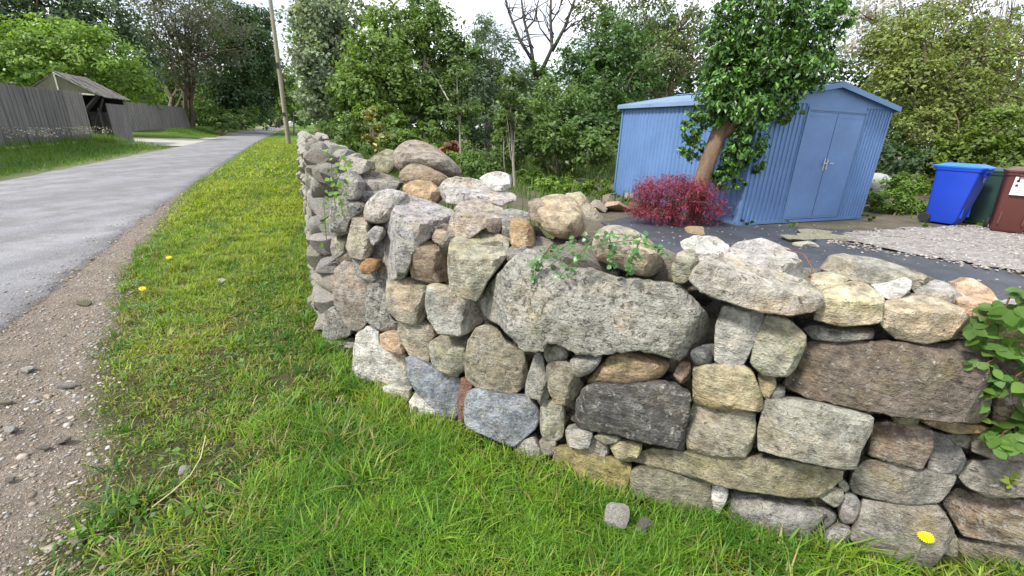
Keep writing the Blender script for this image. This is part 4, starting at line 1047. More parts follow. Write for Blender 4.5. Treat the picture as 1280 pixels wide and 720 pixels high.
# ------------------------------------------------------------------ weathered board fences across the lane
M['board'] = plain('silvered_boards', (0.22, 0.205, 0.195), 0.9, 0, 0.35, 5.0, 0.8, 0.01, (1, 1, .12))
M['board2'] = plain('darker_boards', (0.165, 0.155, 0.15), 0.9, 0, 0.4, 5.0, 0.8, 0.01, (1, 1, .12))
M['post_wood'] = plain('fence_post_timber', (0.20, 0.19, 0.17), 0.9, 0, 0.25, 5.0, 0.6, 0.01, (1, 1, .12))
def board_fence(a, b, zb, ht, label, bay=1.85, seed=1, pale=()):
    rg = random.Random(seed)
    a, b = np.array(a, float), np.array(b, float); L = np.linalg.norm(b - a); e = (b - a) / L; nn = np.array([-e[1], e[0]])
    r = empty('board_fence', (a[0], a[1], zb), label, 'fence')
    nb = int(round(L / bay))
    ang = math.atan2(e[1], e[0])
    for i in range(nb + 1):
        p = a + e * (L * i / nb)
        MB().box((p[0] - .05, p[1] - .05, zb - .3), (p[0] + .05, p[1] + .05, zb + ht - (0 if i in pale else .05))).build('post', M['pale_bark'] if i in pale else M['post_wood'], r)
    for i in range(nb):
        p = a + e * (L * i / nb); w = L / nb; mb = MB(); k_ = int(w / .14)
        lean = rg.uniform(-.04, .04); dz = rg.uniform(-.05, .04)
        for q in range(k_):
            x0 = q * w / k_; hh = ht + dz + rg.uniform(-.03, .03)
            o1 = -((.015 if q % 2 else .032) + rg.uniform(0, .006)) - .055
            Mx = Matrix.Translation((p[0], p[1], zb)) @ Matrix.Rotation(ang, 4, 'Z')
            mb.box((x0 - .008, -o1 - .02, rg.uniform(.02, .07)), (x0 + w / k_ + .008, -o1, hh), Mx)
        for z in (.3, ht * .55, ht - .2): mb.box((0, .0, z), (w, .04, z + .08), Mx)
        o = mb.build('board_panel', M['board' if rg.random() < .7 else 'board2'], r)
    return r
board_fence(sn(29.0, -9.25)[:2], sn(13.5, -9.25)[:2], 0.38, 2.10, 'long silver grey upright board fence along the verge at the far left', seed=3)
fa, fb2 = ground(163, 167, .15), ground(238, 163.5, .15)
board_fence(fb2[:2], fa[:2], 0.15, 2.45, 'second grey board fence beyond the driveway mouth, one pale post', seed=5, bay=2.6, pale=(3,))

# derelict shelter standing over the end of the first fence
M['oldroof'] = plain('slipped_roof_tiles', (0.15, 0.135, 0.125), 0.9, 0, 0.4, 4.0, 0.8, 0.02); M['gable_board'] = plain('olive_gable_board', (0.13, 0.12, 0.08), 0.85, 0, 0.2, 4, .4, .01)
M['tar'] = plain('blackened_timber', (0.030, 0.027, 0.026), 0.9, 0, 0.4, 5, .6, .01); M['dirty_white'] = plain('flaking_white_paint', (0.55, 0.55, 0.45), .8, 0, .2, 8, .2)
sp = sn(33.3, -9.85, .38)
shel = bpy.data.objects.new('derelict_shelter', None); COL.objects.link(shel); shel.location = sp; shel['local'] = 1; shel.scale = (.54, 1, 1)
shel.rotation_euler = (0, 0, math.atan2(RU[1], RU[0]) - math.pi / 2)
tag(shel, 'collapsing old timber shelter with a sagging hipped roof between the two fences', 'shelter')
# local x across (right = lane side), y along the lane
def local_tri(name, V, mat, th=(0, .03, 0)):
    n = len(V); V2 = list(V) + [(x + th[0], y + th[1], z + th[2]) for x, y, z in V]
    return MB().add(V2, [tuple(range(n))[::-1], tuple(range(n, 2 * n))] + [(i, (i + 1) % n, n + (i + 1) % n, n + i) for i in range(n)]).build(name, M[mat], shel)
AX = (-2.0, -1.5, 3.05)
local_tri('gable_board', [(-3.9, -1.5, 2.25), (-1.97, -1.5, 2.15), AX], 'gable_board')
local_tri('gable_board', [(-1.95, -1.52, 2.15), (.95, -1.45, 2.1), AX], 'gable_board')
MB().box((-2.03, -1.56, 2.13), (-1.92, -1.50, 3.06)).build('white_batten', M['dirty_white'], shel)
MB().tube([(-2.0, -1.56, 3.07), (1.0, -1.5, 2.12)], .045, 5).build('barge_board', M['dirty_white'], shel)
MB().tube([(-1.95, -1.56, 2.15), (.6, -1.52, 2.12)], .04, 5).build('fascia', M['dirty_white'], shel)
for i in range(7):
    y0 = -1.6 + i * .62
    mbt = MB()
    for j in range(6):
        t0_, t1_ = j / 6, (j + 1) / 6 + .02
        x0, z0, x1, z1 = -2.0 + 3.25 * t0_, 3.10 - 1.05 * t0_, -2.0 + 3.25 * t1_, 3.10 - 1.05 * t1_
        w_ = random.Random(i * 7 + j); j_ = w_.uniform(-.03, .05)
        V = [(x0, y0, z0 + .05 + j_), (x1, y0, z1 + .02 + j_), (x1, y0 + .60, z1 + .02), (x0, y0 + .60, z0 + .05)]
        V += [(x, y, z - .04) for x, y, z in V]
        mbt.add(V, [(0, 1, 2, 3), (7, 6, 5, 4), (0, 4, 5, 1), (1, 5, 6, 2), (2, 6, 7, 3), (3, 7, 4, 0)])
    mbt.build('roof_tile_course', M['oldroof'], shel)
local_tri('roof_slope', [(-3.95, -1.55, 2.28), AX, (-2.0, 2.6, 3.05), (-3.95, 2.6, 2.28)], 'oldroof', (0, 0, .04))
MB().box((-3.8, 2.4, -.4), (.7, 2.5, 2.2)).build('rear_wall', M['tar'], shel)
MB().box((-3.85, -1.3, -.4), (-3.75, 2.4, 2.2)).build('side_wall', M['tar'], shel)
MB().box((-1.9, -1.3, -.4), (-1.5, -1.2, 1.9)).build('wall_board', M['tar'], shel)
for x in (-2.0, .55): MB().box((x - .07, -1.45, -.4), (x + .07, -1.31, 2.1 if x < 0 else 1.5)).build('post', M['tar'], shel)
MB().tube([(-1.2, -1.4, .9), (.9, -1.4, 2.15)], .13, 4).build('brace', M['tar'], shel)
MB().tube([(-.2, -1.4, .35), (1.1, -1.35, 2.0)], .09, 4).build('brace', M['tar'], shel)
MB().box((-.45, -1.1, -.4), (.9, -1.0, 1.3)).build('wall_board', M['tar'], shel)
MB().box((.9, -.9, -.4), (1.0, 2.2, 1.75)).build('side_wall', M['board2'], shel)

# ------------------------------------------------------------------ trees and shrubs
TR = np.random.default_rng(21)
def px_r(p, rpx):
    d = RCAM.T @ (np.array(p) - EYE)
    return rpx * d[2] / FPX
def tree(name, label, cat, base, trunk_r, blobs, leaf, col, mat='leaf', bark='bark', group=None, limbs=True, trunk_top=None, var=.22, clump=.28, aspect=.55, per=40, droop=0., hue=.012, fill=.5, twigs=0, stems=1, tilt=.9):
    """blobs in photo pixels with the distance they stand at: (u, v, Y, ru, rv, leaves)"""
    r = empty(name, base, label, cat, group)
    B = []
    for u, v, Y, ru, rv, n in blobs:
        c = at(u, v, Y); n = n * 1.35; B.append((c, np.array([px_r(c, ru), px_r(c, (ru + rv) / 2) * .9, px_r(c, rv)]), int(n)))
    V, F, C = crown_leaves(B, TR, leaf, col, var, aspect, clump, per, droop, tilt, hue, fill)
    link_mesh('crown', np_mesh('crown', V, F, cols=C), M[mat], r)
    mb = MB(); base = np.array(base, float)
    top = np.array(trunk_top) if trunk_top is not None else np.mean([b[0] for b in B], axis=0)
    for q in range(stems):
        b0 = base + (np.array([TR.normal() * .25, TR.normal() * .25, 0]) if q else 0)
        t_ = top + (TR.normal(size=3) * .5 if q else 0)
        pth = wobble_path(b0 - np.array([0, 0, .15]), t_, 7, trunk_r * .5, TR)
        mb.tube(pth, list(np.linspace(trunk_r, trunk_r * .35, 7)), 8)
        if limbs:
            for c, rad, n in B:
                st = pth[TR.integers(2, 6)]
                for z in range(2):
                    en = c + TR.normal(size=3) * rad * .4
                    mb.tube(wobble_path(st, en, 5, trunk_r * .4, TR), list(np.linspace(trunk_r * .4, trunk_r * .08, 5)), 5)
                    for t in range(twigs):
                        e2 = en + TR.normal(size=3) * rad * .5
                        mb.tube(wobble_path(st + (en - st) * TR.uniform(.3, 1), e2, 4, trunk_r * .3, TR), list(np.linspace(trunk_r * .14, trunk_r * .03, 4)), 4)
    mb.build('trunk', M[bark], r, smooth=True, sharp=60)
    return r
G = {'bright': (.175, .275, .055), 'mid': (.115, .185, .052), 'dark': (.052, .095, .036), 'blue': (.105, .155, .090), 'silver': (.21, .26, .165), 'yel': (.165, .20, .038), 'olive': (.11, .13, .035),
     'lime': (.17, .27, .04), 'brown': (.12, .085, .07), 'ivy': (.035, .095, .022), 'grey': (.105, .115, .08)}
def gb(u, v, Y, z=.1):
    p = at(u, v, Y); return (p[0], p[1], z)
# -- across the lane
tree('broadleaf_tree', 'fresh bright green bushy tree spreading above the long grey fence', 'tree', gb(60, 150, 33, .4), .22,
     [(20, 68, 32, 45, 36, 2600), (70, 55, 33, 50, 36, 2800), (120, 70, 33, 48, 34, 2600), (50, 88, 32, 70, 20, 2200), (152, 98, 34, 35, 24, 1300), (180, 114, 35, 26, 16, 700), (-60, 70, 32, 60, 50, 2200)], .26, G['bright'], var=.3)
tree('dark_tree', 'dark bluish tree rising behind the bright bushy one at the top left corner', 'tree', gb(20, 150, 42, .3), .4,
     [(0, 5, 42, 55, 50, 2600), (70, 5, 43, 55, 40, 2400), (130, 25, 44, 40, 45, 2000), (160, 80, 44, 40, 45, 1800), (40, 40, 44, 60, 40, 1800), (-70, 10, 40, 60, 60, 1500)], .38, G['blue'], var=.3)
tree('bare_topped_tree', 'greyish brown tree with many bare twigs over the lane behind the dark trees', 'tree', gb(235, 160, 54, .3), .27,
     [(200, 25, 50, 45, 45, 1700), (245, 20, 52, 45, 50, 1700), (215, 70, 50, 45, 40, 1500), (280, 45, 55, 40, 45, 1500)], .30, G['grey'], bark='bark', twigs=9, var=.2, stems=3)
tree('hedge_tree', 'dense green tree with hanging foliage beside the lane past the second fence', 'tree', gb(215, 165, 50, .3), .3,
     [(200, 100, 62, 36, 34, 2200), (240, 100, 62, 36, 40, 2200), (215, 132, 63, 40, 20, 1600), (262, 125, 58, 30, 30, 1800), (185, 60, 60, 40, 35, 1600)], .34, G['mid'], var=.3)
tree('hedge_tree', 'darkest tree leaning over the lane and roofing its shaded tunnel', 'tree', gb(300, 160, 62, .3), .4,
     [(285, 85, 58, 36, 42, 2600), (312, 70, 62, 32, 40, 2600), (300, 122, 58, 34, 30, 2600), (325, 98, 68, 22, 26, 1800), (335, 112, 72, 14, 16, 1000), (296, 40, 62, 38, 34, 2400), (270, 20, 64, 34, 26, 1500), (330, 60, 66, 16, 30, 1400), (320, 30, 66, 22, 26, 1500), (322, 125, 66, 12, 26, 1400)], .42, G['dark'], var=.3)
tree('verge_shrub', 'low dark green shrubs tumbling onto the lane bank before the tunnel', 'shrub', gb(270, 160, 46, .1), .1,
     [(272, 153, 46, 20, 9, 700), (285, 150, 48, 28, 12, 900), (312, 146, 54, 16, 12, 700)], .26, G['mid'], limbs=False, var=.3)
tree('sunlit_tree', 'pale sunlit tree glimpsed through the end of the lane tunnel', 'tree', gb(342, 150, 125, 0), .5,
     [(330, 125, 130, 30, 30, 1800), (345, 110, 135, 30, 26, 1800), (360, 125, 120, 20, 26, 1500)], .8, G['yel'], var=.2)
# -- right of the pole
tree('whitebeam_tree', 'silvery pale leaved tree immediately right of the utility pole', 'tree', gb(395, 190, 26, .1), .25,
     [(402, 30, 25, 36, 42, 3000), (396, 85, 24, 26, 40, 2400), (420, 70, 26, 34, 40, 2400), (400, 130, 24, 30, 28, 1600), (388, 15, 27, 18, 30, 900), (440, 15, 27, 30, 25, 900)], .22, G['silver'], var=.35, tilt=1.2)
tree('hedge_tree', 'shady green tree filling the lane side behind the whitebeam', 'tree', gb(390, 175, 34, .1), .3,
     [(392, 110, 38, 26, 40, 1800), (430, 110, 34, 40, 45, 1800), (400, 60, 36, 40, 40, 1500)], .28, G['mid'], var=.3)
tree('alder_tree', 'fresh green tree with leafy stems above the wall end, left of the middle', 'tree', gb(475, 190, 19, .1), .12,
     [(470, 75, 18, 40, 38, 2600), (495, 40, 19, 40, 36, 2600), (445, 115, 17, 34, 32, 2000), (500, 110, 18, 40, 38, 2400), (470, 150, 16, 40, 22, 1300)], .17, (.14, .215, .05), var=.3, stems=2)
tree('alder_tree', 'taller green tree with a grey trunk showing, in the middle of the row', 'tree', gb(535, 190, 20, .1), .17,
     [(545, 50, 20, 34, 42, 2400), (575, 85, 20, 34, 40, 2200), (535, 120, 19, 38, 34, 2200), (560, 150, 18, 40, 24, 1500), (530, 10, 21, 24, 24, 1000)], .17, G['mid'], bark='pale_bark', var=.3, stems=2)
tree('willow_tree', 'blue green narrow leaved tree left of the bare forked branches', 'tree', gb(605, 190, 21, .1), .13,
     [(612, 60, 21, 28, 38, 1900), (600, 110, 20, 34, 36, 2200), (640, 110, 21, 36, 34, 2000), (615, 155, 19, 40, 26, 1700), (600, 30, 22, 16, 18, 500)], .16, G['blue'], bark='pale_bark', var=.3, aspect=.3, stems=2)
tree('bare_forked_tree', 'bare forked tree with naked branches against the white sky', 'tree', gb(672, 190, 23, .1), .20,
     [(672, 105, 23, 34, 22, 1200)], .2, G['mid'], twigs=0, limbs=False)
bt = MB()
for pth, r0 in (([(670, 100), (664, 60), (655, 25), (648, -30)], .10), ([(672, 100), (690, 60), (688, 20), (690, -40)], .11), ([(690, 64), (706, 34), (722, -10), (730, -40)], .09),
                ([(668, 80), (650, 50), (636, 15), (625, -30)], .09), ([(655, 40), (668, 25), (672, 5), (680, -20)], .05), ([(690, 55), (675, 35), (668, 10)], .045), ([(705, 40), (718, 28), (735, 22)], .045),
                ([(688, 30), (700, 10), (705, -30)], .04), ([(640, 28), (652, 22), (660, 5)], .035), ([(650, 50), (640, 48), (628, 44)], .03), ([(715, 8), (706, -8), (700, -30)], .03), ([(672, 130), (671, 110), (670, 98)], .13)):
    P_ = [at(u, v, 23) for u, v in pth]
    bt.tube(P_, list(np.linspace(r0, r0 * .35, len(P_))), 6)
rt = [o for o in bpy.data.objects if o.name == 'bare_forked_tree'][0]
for q in range(46):
    s_ = [(655, 25), (690, 20), (708, 30), (636, 15), (722, -10), (668, 25), (690, 45), (650, 50), (700, 5), (664, 60)][q % 10]
    a_ = at(s_[0], s_[1], 23); e_ = a_ + np.array([TR.normal() * .9, TR.normal() * .6, TR.uniform(.2, 1.5)])
    bt.tube(wobble_path(a_, e_, 5, .09, TR), [.028, .022, .016, .010, .005], 4)
M['dark_bark'] = plain('dark_bare_bark', (0.085, 0.072, 0.06), 0.95, 0, 0.35, 6, .6, .02)
bt.build('branches', M['dark_bark'], rt, smooth=True)
tree('dense_tree', 'dense dark green tree behind the left end of the blue shed', 'tree', gb(745, 190, 20, .1), .25,
     [(735, 85, 20, 40, 36, 2600), (775, 60, 21, 42, 40, 2800), (740, 130, 18, 44, 34, 2600), (785, 110, 20, 40, 34, 2400), (760, 165, 17, 40, 26, 1700), (720, 160, 16, 34, 24, 1500)], .17, (.075, .14, .042), var=.32)
tree('airy_tree', 'airy paler tree with bare limbs high between dark tree and ivy trunk', 'tree', gb(830, 190, 24, .1), .22,
     [(745, 15, 26, 36, 30, 1300), (800, 25, 25, 44, 36, 2200), (845, 30, 25, 36, 36, 1500), (835, 75, 23, 40, 36, 2000), (880, 60, 25, 30, 40, 900)], .17, (.12, .165, .065), twigs=6, var=.3, stems=2)
tree('hazel_bush', 'leafy mid green thicket left of the shed at its foot', 'bush', gb(700, 215, 15, .1), .05,
     [(660, 150, 15, 36, 30, 2000), (700, 130, 16, 36, 30, 2000), (690, 175, 14, 40, 24, 1700), (740, 185, 14, 30, 26, 1500), (640, 180, 15, 26, 24, 1200)], .13, G['mid'], var=.3, stems=3, limbs=False)
for u, v0, v1, lab in ((577, 118, 212, 'slender pale sapling stem standing left of the gap behind the heap'), (644, 135, 232, 'slender pale sapling behind the white perched stone')):
    b_ = ground(u, v0 + (v1 - v0) + 4, .1); 
    tree('sapling', lab, 'sapling', tuple(b_), .045, [(u - 2, v0 - 22, b_[1], 20, 24, 700), (u + 6, v0 + 12, b_[1], 16, 18, 450), (u - 8, v0 + 20, b_[1], 14, 16, 350)], .11, (.09, .14, .04), bark='pale_bark', var=.3, trunk_top=at(u - 6, v0 - 30, b_[1]))
tree('sapling', 'twin stemmed sapling just left of the other sapling behind the wall', 'sapling', tuple(ground(632, 225, .1)), .03, [(628, 150, 13.5, 16, 24, 500)], .10, (.09, .14, .04), bark='pale_bark')
tree('garden_shrub', 'low leafy shrub growing behind the tan heap in front of the saplings', 'shrub', tuple(ground(598, 225, .1)), .03, [(600, 212, 12, 22, 16, 900), (620, 218, 12, 14, 12, 400)], .09, G['mid'], limbs=False)
# -- low plants behind the lane side of the wall
tree('photinia_shrub', 'small yellow and copper leaved shrub behind the wall top', 'shrub', gb(470, 190, 9.5, .1), .03,
     [(465, 155, 9.5, 14, 24, 420), (478, 172, 9.2, 16, 14, 350), (460, 140, 9.6, 8, 12, 120)], .10, (.20, .20, .05), var=.3, hue=.03, mat='gloss_leaf')
tree('copper_shrub', 'little reddish brown shrub behind the big rounded boulder', 'shrub', gb(560, 205, 7, .1), .02,
     [(560, 186, 7, 13, 9, 260)], .06, (.19, .07, .03), var=.3, limbs=False)
for u, v, Y, a, b_, n, lab in ((410, 166, 13, 18, 14, 600, 'weedy green shrub spilling over the far end of the wall'), (425, 180, 9, 24, 14, 600, 'yellow green weeds crowding the wall top before the photinia'),
                               (505, 180, 8.5, 26, 14, 700, 'green weeds right of the photinia beside the boulder'), (530, 168, 11, 30, 16, 700, 'deeper green bush under the middle trees')):
    tree('wall_weeds', lab, 'weeds', gb(u, v, Y), .02, [(u, v, Y, a, b_, n)], .085, (.10, .16, .035), var=.35, limbs=False)
# -- behind and right of the shed
tree('hawthorn_tree', 'large yellow green hawthorn filling the view right of the shed roof', 'tree', gb(1165, 215, 17, .1), .24,
     [(1120, 60, 17, 46, 40, 3000), (1170, 45, 18, 50, 40, 3200), (1215, 75, 17, 46, 44, 2800), (1130, 105, 16, 46, 40, 2600), (1185, 125, 16, 50, 36, 2600), (1240, 135, 16, 44, 40, 2200), (1150, 165, 15, 44, 28, 1800), (1250, 60, 18, 30, 40, 1200)], .125, (.165, .205, .055), var=.4, twigs=3, stems=3, per=30)
tree('blossom_tree', 'pale hazy blossoming tree behind the hawthorn at the top right', 'tree', gb(1110, 215, 30, .1), .2,
     [(1085, 35, 29, 42, 40, 1400), (1130, 5, 30, 50, 30, 1400), (1200, 5, 30, 60, 26, 1400)], .2, (.46, .44, .40), mat='petal', twigs=6, var=.2, hue=.01)
tree('bare_branched_tree', 'thin bare branched tree in the top right corner', 'tree', gb(1262, 215, 21, .1), .16,
     [(1265, 45, 21, 30, 40, 260), (1230, 20, 22, 40, 40, 260)], .14, G['olive'], twigs=12, var=.2, stems=2)
tree('laurel_bush', 'bright yellowish bush above the bins at the right edge', 'bush', gb(1255, 230, 14, .1), .06,
     [(1255, 165, 14, 40, 34, 2400), (1215, 190, 13.5, 34, 24, 1500), (1290, 195, 13, 34, 30, 1500), (1180, 200, 14, 34, 22, 1400)], .13, (.115, .17, .03), var=.35, limbs=False)
tree('ground_shrub', 'low bright green bush between the shed and the blue bin', 'bush', tuple(ground(1115, 272, .1)), .03,
     [(1110, 252, 10, 26, 18, 1700), (1130, 232, 10.5, 24, 16, 1300), (1142, 262, 10, 16, 14, 700)], .075, (.12, .20, .03), var=.35, limbs=False)
tree('dark_bush', 'dark shaded bush in the gap right of the shed wall', 'bush', gb(1125, 220, 14, .1), .06, [(1120, 205, 14, 32, 30, 1500), (1100, 180, 15, 26, 30, 1200)], .12, G['dark'], limbs=False)
tree('weed_clump', 'low bright green weeds left of the shed foot', 'weeds', tuple(ground(715, 248, .1)), .02,
     [(700, 234, 11.5, 34, 13, 1500), (745, 236, 11, 22, 12, 900), (672, 240, 11.5, 16, 9, 500)], .075, (.15, .24, .03), var=.35, limbs=False)
# tarpaulin covered mound and a white object behind the shrub
M['tarp'] = plain('grey_white_sheet', (.36, .38, .37), .7, 0, .1, 4, .4, .02)
mp_ = ground(1098, 262, .1)
o = put_rock((mp_[0] + .3, mp_[1] + 1.2, .35), (1.1, .9, .9), (0, 0, .3), None, (.4, .4, .4), name='covered_mound', mesh=rock_mesh(31)); o.data.materials.clear(); o.data.materials.append(M['tarp'])
tag(o, 'pale sheeted mound half hidden behind the low bush right of the shed', 'mound')

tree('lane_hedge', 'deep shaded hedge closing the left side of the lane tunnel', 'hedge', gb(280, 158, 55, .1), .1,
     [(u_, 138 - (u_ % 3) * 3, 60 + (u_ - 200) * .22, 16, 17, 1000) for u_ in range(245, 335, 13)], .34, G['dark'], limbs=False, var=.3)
tree('lane_end_tree', 'tree closing the far end of the lane beyond the tunnel', 'tree', gb(345, 152, 140, .0), .3,
     [(340, 146, 140, 26, 9, 1500), (362, 142, 120, 16, 12, 900), (350, 128, 135, 20, 12, 900)], .7, G['bright'], limbs=False, var=.3, fill=.1)
tree('lane_hedge', 'hedge on the right of the lane behind the utility pole', 'hedge', gb(366, 162, 60, .0), .1,
     [(376, 138, 62, 12, 20, 1200), (366, 118, 66, 14, 20, 1200), (352, 100, 70, 18, 18, 1200), (385, 130, 52, 14, 26, 1200)], .34, G['mid'], limbs=False, var=.3)
for u, v, Y, a, b_, n, col, lab in ((610, 205, 15, 50, 20, 2200, G['mid'], 'thick green undergrowth between the grey stemmed saplings'), (560, 195, 17, 40, 20, 1800, G['bright'], 'brighter undergrowth behind the rounded boulder'), (700, 205, 16, 40, 18, 1800, G['mid'], 'undergrowth at the foot of the hazel thicket'),
                                    (660, 222, 13, 22, 11, 900, (.12, .20, .03), 'low bright weeds between the saplings and the shed'), (620, 236, 11.8, 30, 9, 900, (.11, .19, .03), 'low weeds just beyond the wall top near the white stone'), (485, 178, 14, 50, 20, 1800, G['mid'], 'undergrowth behind the photinia'), (430, 165, 17, 40, 20, 1500, G['mid'], 'hedge bottom foliage beyond the wall end'),
                                    (1200, 235, 12.5, 40, 18, 1800, (.10, .17, .03), 'green foliage directly behind the blue bin'), (1270, 225, 12, 30, 30, 1600, G['mid'], 'green foliage behind the brown bin')):
    tree('undergrowth', lab, 'undergrowth', gb(u, v + 8, Y), .03, [(u, v, Y, a, b_, n)], .10, col, limbs=False, var=.35, fill=.2)

# the wood behind everything, one mass nobody could count
blobs = []
left_blobs = []
for u in range(-60, 336, 18): left_blobs += [(at(u, 118, 74), (5, 3, 4.6), 1500), (at(u, 140, 72 if u < 300 else 95), (5, 3, 2.6), 900)]
for u in range(432, 1400, 24):
    Y = 31 + 3 * math.sin(u * .05)
    blobs.append((at(u, 150, Y), (2.6, 1.6, 2.6), 900))
    if not 640 < u < 730: blobs.append((at(u, 100 + 12 * math.sin(u * .11), Y + 1.5), (2.4, 1.4, 2.4), 500))
V, F, C = crown_leaves(blobs, TR, .30, G['dark'], .35, .6, .4, 40, 0, .9, .012, .2)
V2, F2, C2 = crown_leaves(left_blobs, TR, .55, G['dark'], .35, .6, .5, 40, 0, .9, .012, .1)
F = np.concatenate([F, F2 + len(V)]); V = np.concatenate([V, V2]); C = np.concatenate([C, C2])
tag(link_mesh('far_wood', np_mesh('far_wood', V, F, cols=C), M['leaf']), 'dark mass of mixed woodland behind the garden and lane', 'woodland', kind='stuff')

# ------------------------------------------------------------------ ivy clad tree in front of the shed
ib = ground(866, 274, .1); TY = ib[1]
iv = empty('ivy_clad_tree', ib, 'leaning tree trunk smothered in glossy dark ivy in front of the blue shed', 'tree')
tpath = [ib - np.array([0, 0, .2]), at(875, 235, TY - 0.50), at(884, 205, TY - 0.50), at(898, 168, TY - 0.45), at(925, 110, TY - 0.40), at(955, 50, TY - 0.35), at(975, -40, TY - 0.25)]
mb = MB().tube(tpath, [.16, .14, .13, .125, .12, .10, .07], 14)
mb.tube([at(897, 172, TY - 0.45), at(915, 160, TY - 0.50), at(935, 135, TY - 0.65)], [.10, .09, .06], 9)
mb.tube([at(905, 150, TY - 0.45), at(902, 110, TY - 0.40), at(912, 70, TY - 0.35)], [.07, .05, .02], 7)
mb.tube([at(925, 110, TY - 0.40), at(990, 90, TY - 0.55), at(1030, 60, TY - 0.65)], [.08, .05, .03], 7)
M['ivybark'] = plain('brown_trunk_bark', (.20, .135, .085), .9, 0, .35, 9, 1.0, .015, (1, 1, .3))
mb.build('trunk', M['ivybark'], iv, smooth=True, sharp=60)
spec = [(958, 20, TY - 0.35, 66, 50, 2600), (912, 45, TY - 0.35, 34, 45, 1500), (1012, 30, TY - 0.45, 42, 40, 1500), (970, 80, TY - 0.45, 60, 40, 2400), (910, 95, TY - 0.45, 32, 34, 1200), (1010, 85, TY - 0.55, 34, 34, 1100), (1048, 22, TY - 0.55, 18, 28, 380),
        (892, 130, TY - 0.45, 26, 28, 900), (935, 135, TY - 0.60, 42, 32, 1700), (975, 118, TY - 0.55, 26, 24, 800), (868, 160, TY - 0.45, 16, 22, 420), (985, 140, TY - 0.55, 16, 16, 250), (935, 175, TY - 0.55, 26, 22, 750), (868, 185, TY - 0.35, 14, 22, 330),
        (918, 200, TY - 0.55, 20, 18, 480), (900, 222, TY - 0.55, 15, 15, 350), (948, 205, TY - 0.55, 10, 12, 110), (925, 230, TY - 0.55, 9, 10, 90), (905, 215, TY - 0.6, 10, 22, 260), (860, 190, TY - 0.45, 9, 14, 80), (960, -40, TY - 0.15, 90, 50, 1500)]
B = []
for u, v, Y, ru, rv, n in spec:
    c = at(u, v, Y); B.append((c, (px_r(c, ru), px_r(c, (ru + rv) / 2) * .8, px_r(c, rv)), int(n * 1.5)))
V, F, C = crown_leaves(B, TR, .085, (.075, .165, .035), .45, .44, .26, 24, 1.7, 1.1, .02, .40)
hi = (TR.random(len(V) // 4) < .22).repeat(4)
C[hi] = C[hi] * np.array([1.9, 1.6, 1.3])
link_mesh('ivy_crown', np_mesh('crown', V, F, cols=C), M['gloss_leaf'], iv)

# red maple: fine drooping blades
mbp = ground(842, 282, .112)
mp2 = empty('japanese_maple', mbp, 'low weeping crimson maple with feathery leaves before the ivy clad trunk', 'shrub')
B = []
for u, v, ru, rv, n in ((840, 250, 40, 18, 3000), (812, 238, 24, 14, 1500), (866, 240, 30, 14, 1800), (888, 262, 22, 14, 1200), (820, 265, 30, 12, 1500), (845, 228, 22, 9, 800), (795, 262, 14, 8, 300), (850, 280, 22, 10, 700)):
    c = at(u, v, mbp[1] + .05); B.append((c, (px_r(c, ru) * 1.1, px_r(c, ru) * .8, px_r(c, rv) * 1.15), n))
V, F, C = crown_leaves(B, TR, .075, (.25, .04, .07), .45, .14, .60, 12, 1.2, 1.0, .02, .3)
link_mesh('foliage', np_mesh('foliage', V, F, cols=C), M['leaf'], mp2)
mb = MB()
for q in range(12):
    a = q * .55; e = mbp + np.array([math.cos(a) * .5, math.sin(a) * .4, .55 + .1 * math.sin(q * 3)])
    mb.tube([mbp, mbp + np.array([math.cos(a) * .12, math.sin(a) * .1, .42]), e], [.02, .012, .004], 5)
mb.build('branches', M['bark'], mp2)

# ------------------------------------------------------------------ loose stones and slabs in the garden
for i, (u, v, n_, lab) in enumerate([(1085, 276, 160, 'low weeds at the right corner of the shed'), (930, 281, 60, 'thin weeds at the near corner of the shed'), (1145, 284, 90, 'weeds in front of the blue bin wheel'), (1232, 283, 80, 'weeds between the bins'), (990, 283, 40, 'few weeds below the shed door')]):
    g_ = ground(u, v, .12); tree('low_weeds', lab, 'weeds', tuple(g_), .006, [(u, v - 4, g_[1], 16, 4, n_)], .06, (.10, .16, .03), limbs=False, var=.4, fill=.2)
gs = 'pale stones strewn on the garden soil'
for i, (u, v, sx, sy, sz, ck, lab) in enumerate([
        (702, 262, .55, .4, .25, 'white', 'pale flat stone beside the round tan boulder, behind the wall'), (725, 255, .5, .4, .22, 'yelw', 'creamy stone in the middle of the rubble left of the maple'),
        (748, 262, .45, .35, .22, 'pinkish', 'pinkish stone in the rubble left of the maple'), (772, 262, .6, .4, .2, 'peach', 'peach coloured flat stone against the maple'),
        (735, 272, .5, .4, .2, 'beige', 'beige stone at the front of the garden rubble'), (715, 250, .35, .25, .18, 'white', 'small white stone at the back of the garden rubble'),
        (760, 252, .35, .3, .2, 'brown', 'brown stone under the shed corner left of the maple'), (690, 272, .4, .3, .2, 'pale', 'pale stone just behind the coping, left of the ivy'),
        (785, 250, .3, .25, .2, 'pale', 'whitish lump between maple and shed'), (870, 292, .3, .2, .12, 'ochre', 'small ochre stone at the right foot of the maple')]):
    g_ = ground(u, v, .12); o = put_rock(g_ + np.array([0, 0, sz * .25]), (sx, sy, sz), (RNG.normal() * .2, RNG.normal() * .2, RNG.uniform(0, 3)), None, COLS[ck], .3, 'loose_stone', rock_mesh(40 + i))
    tag(o, lab, 'stone', gs)
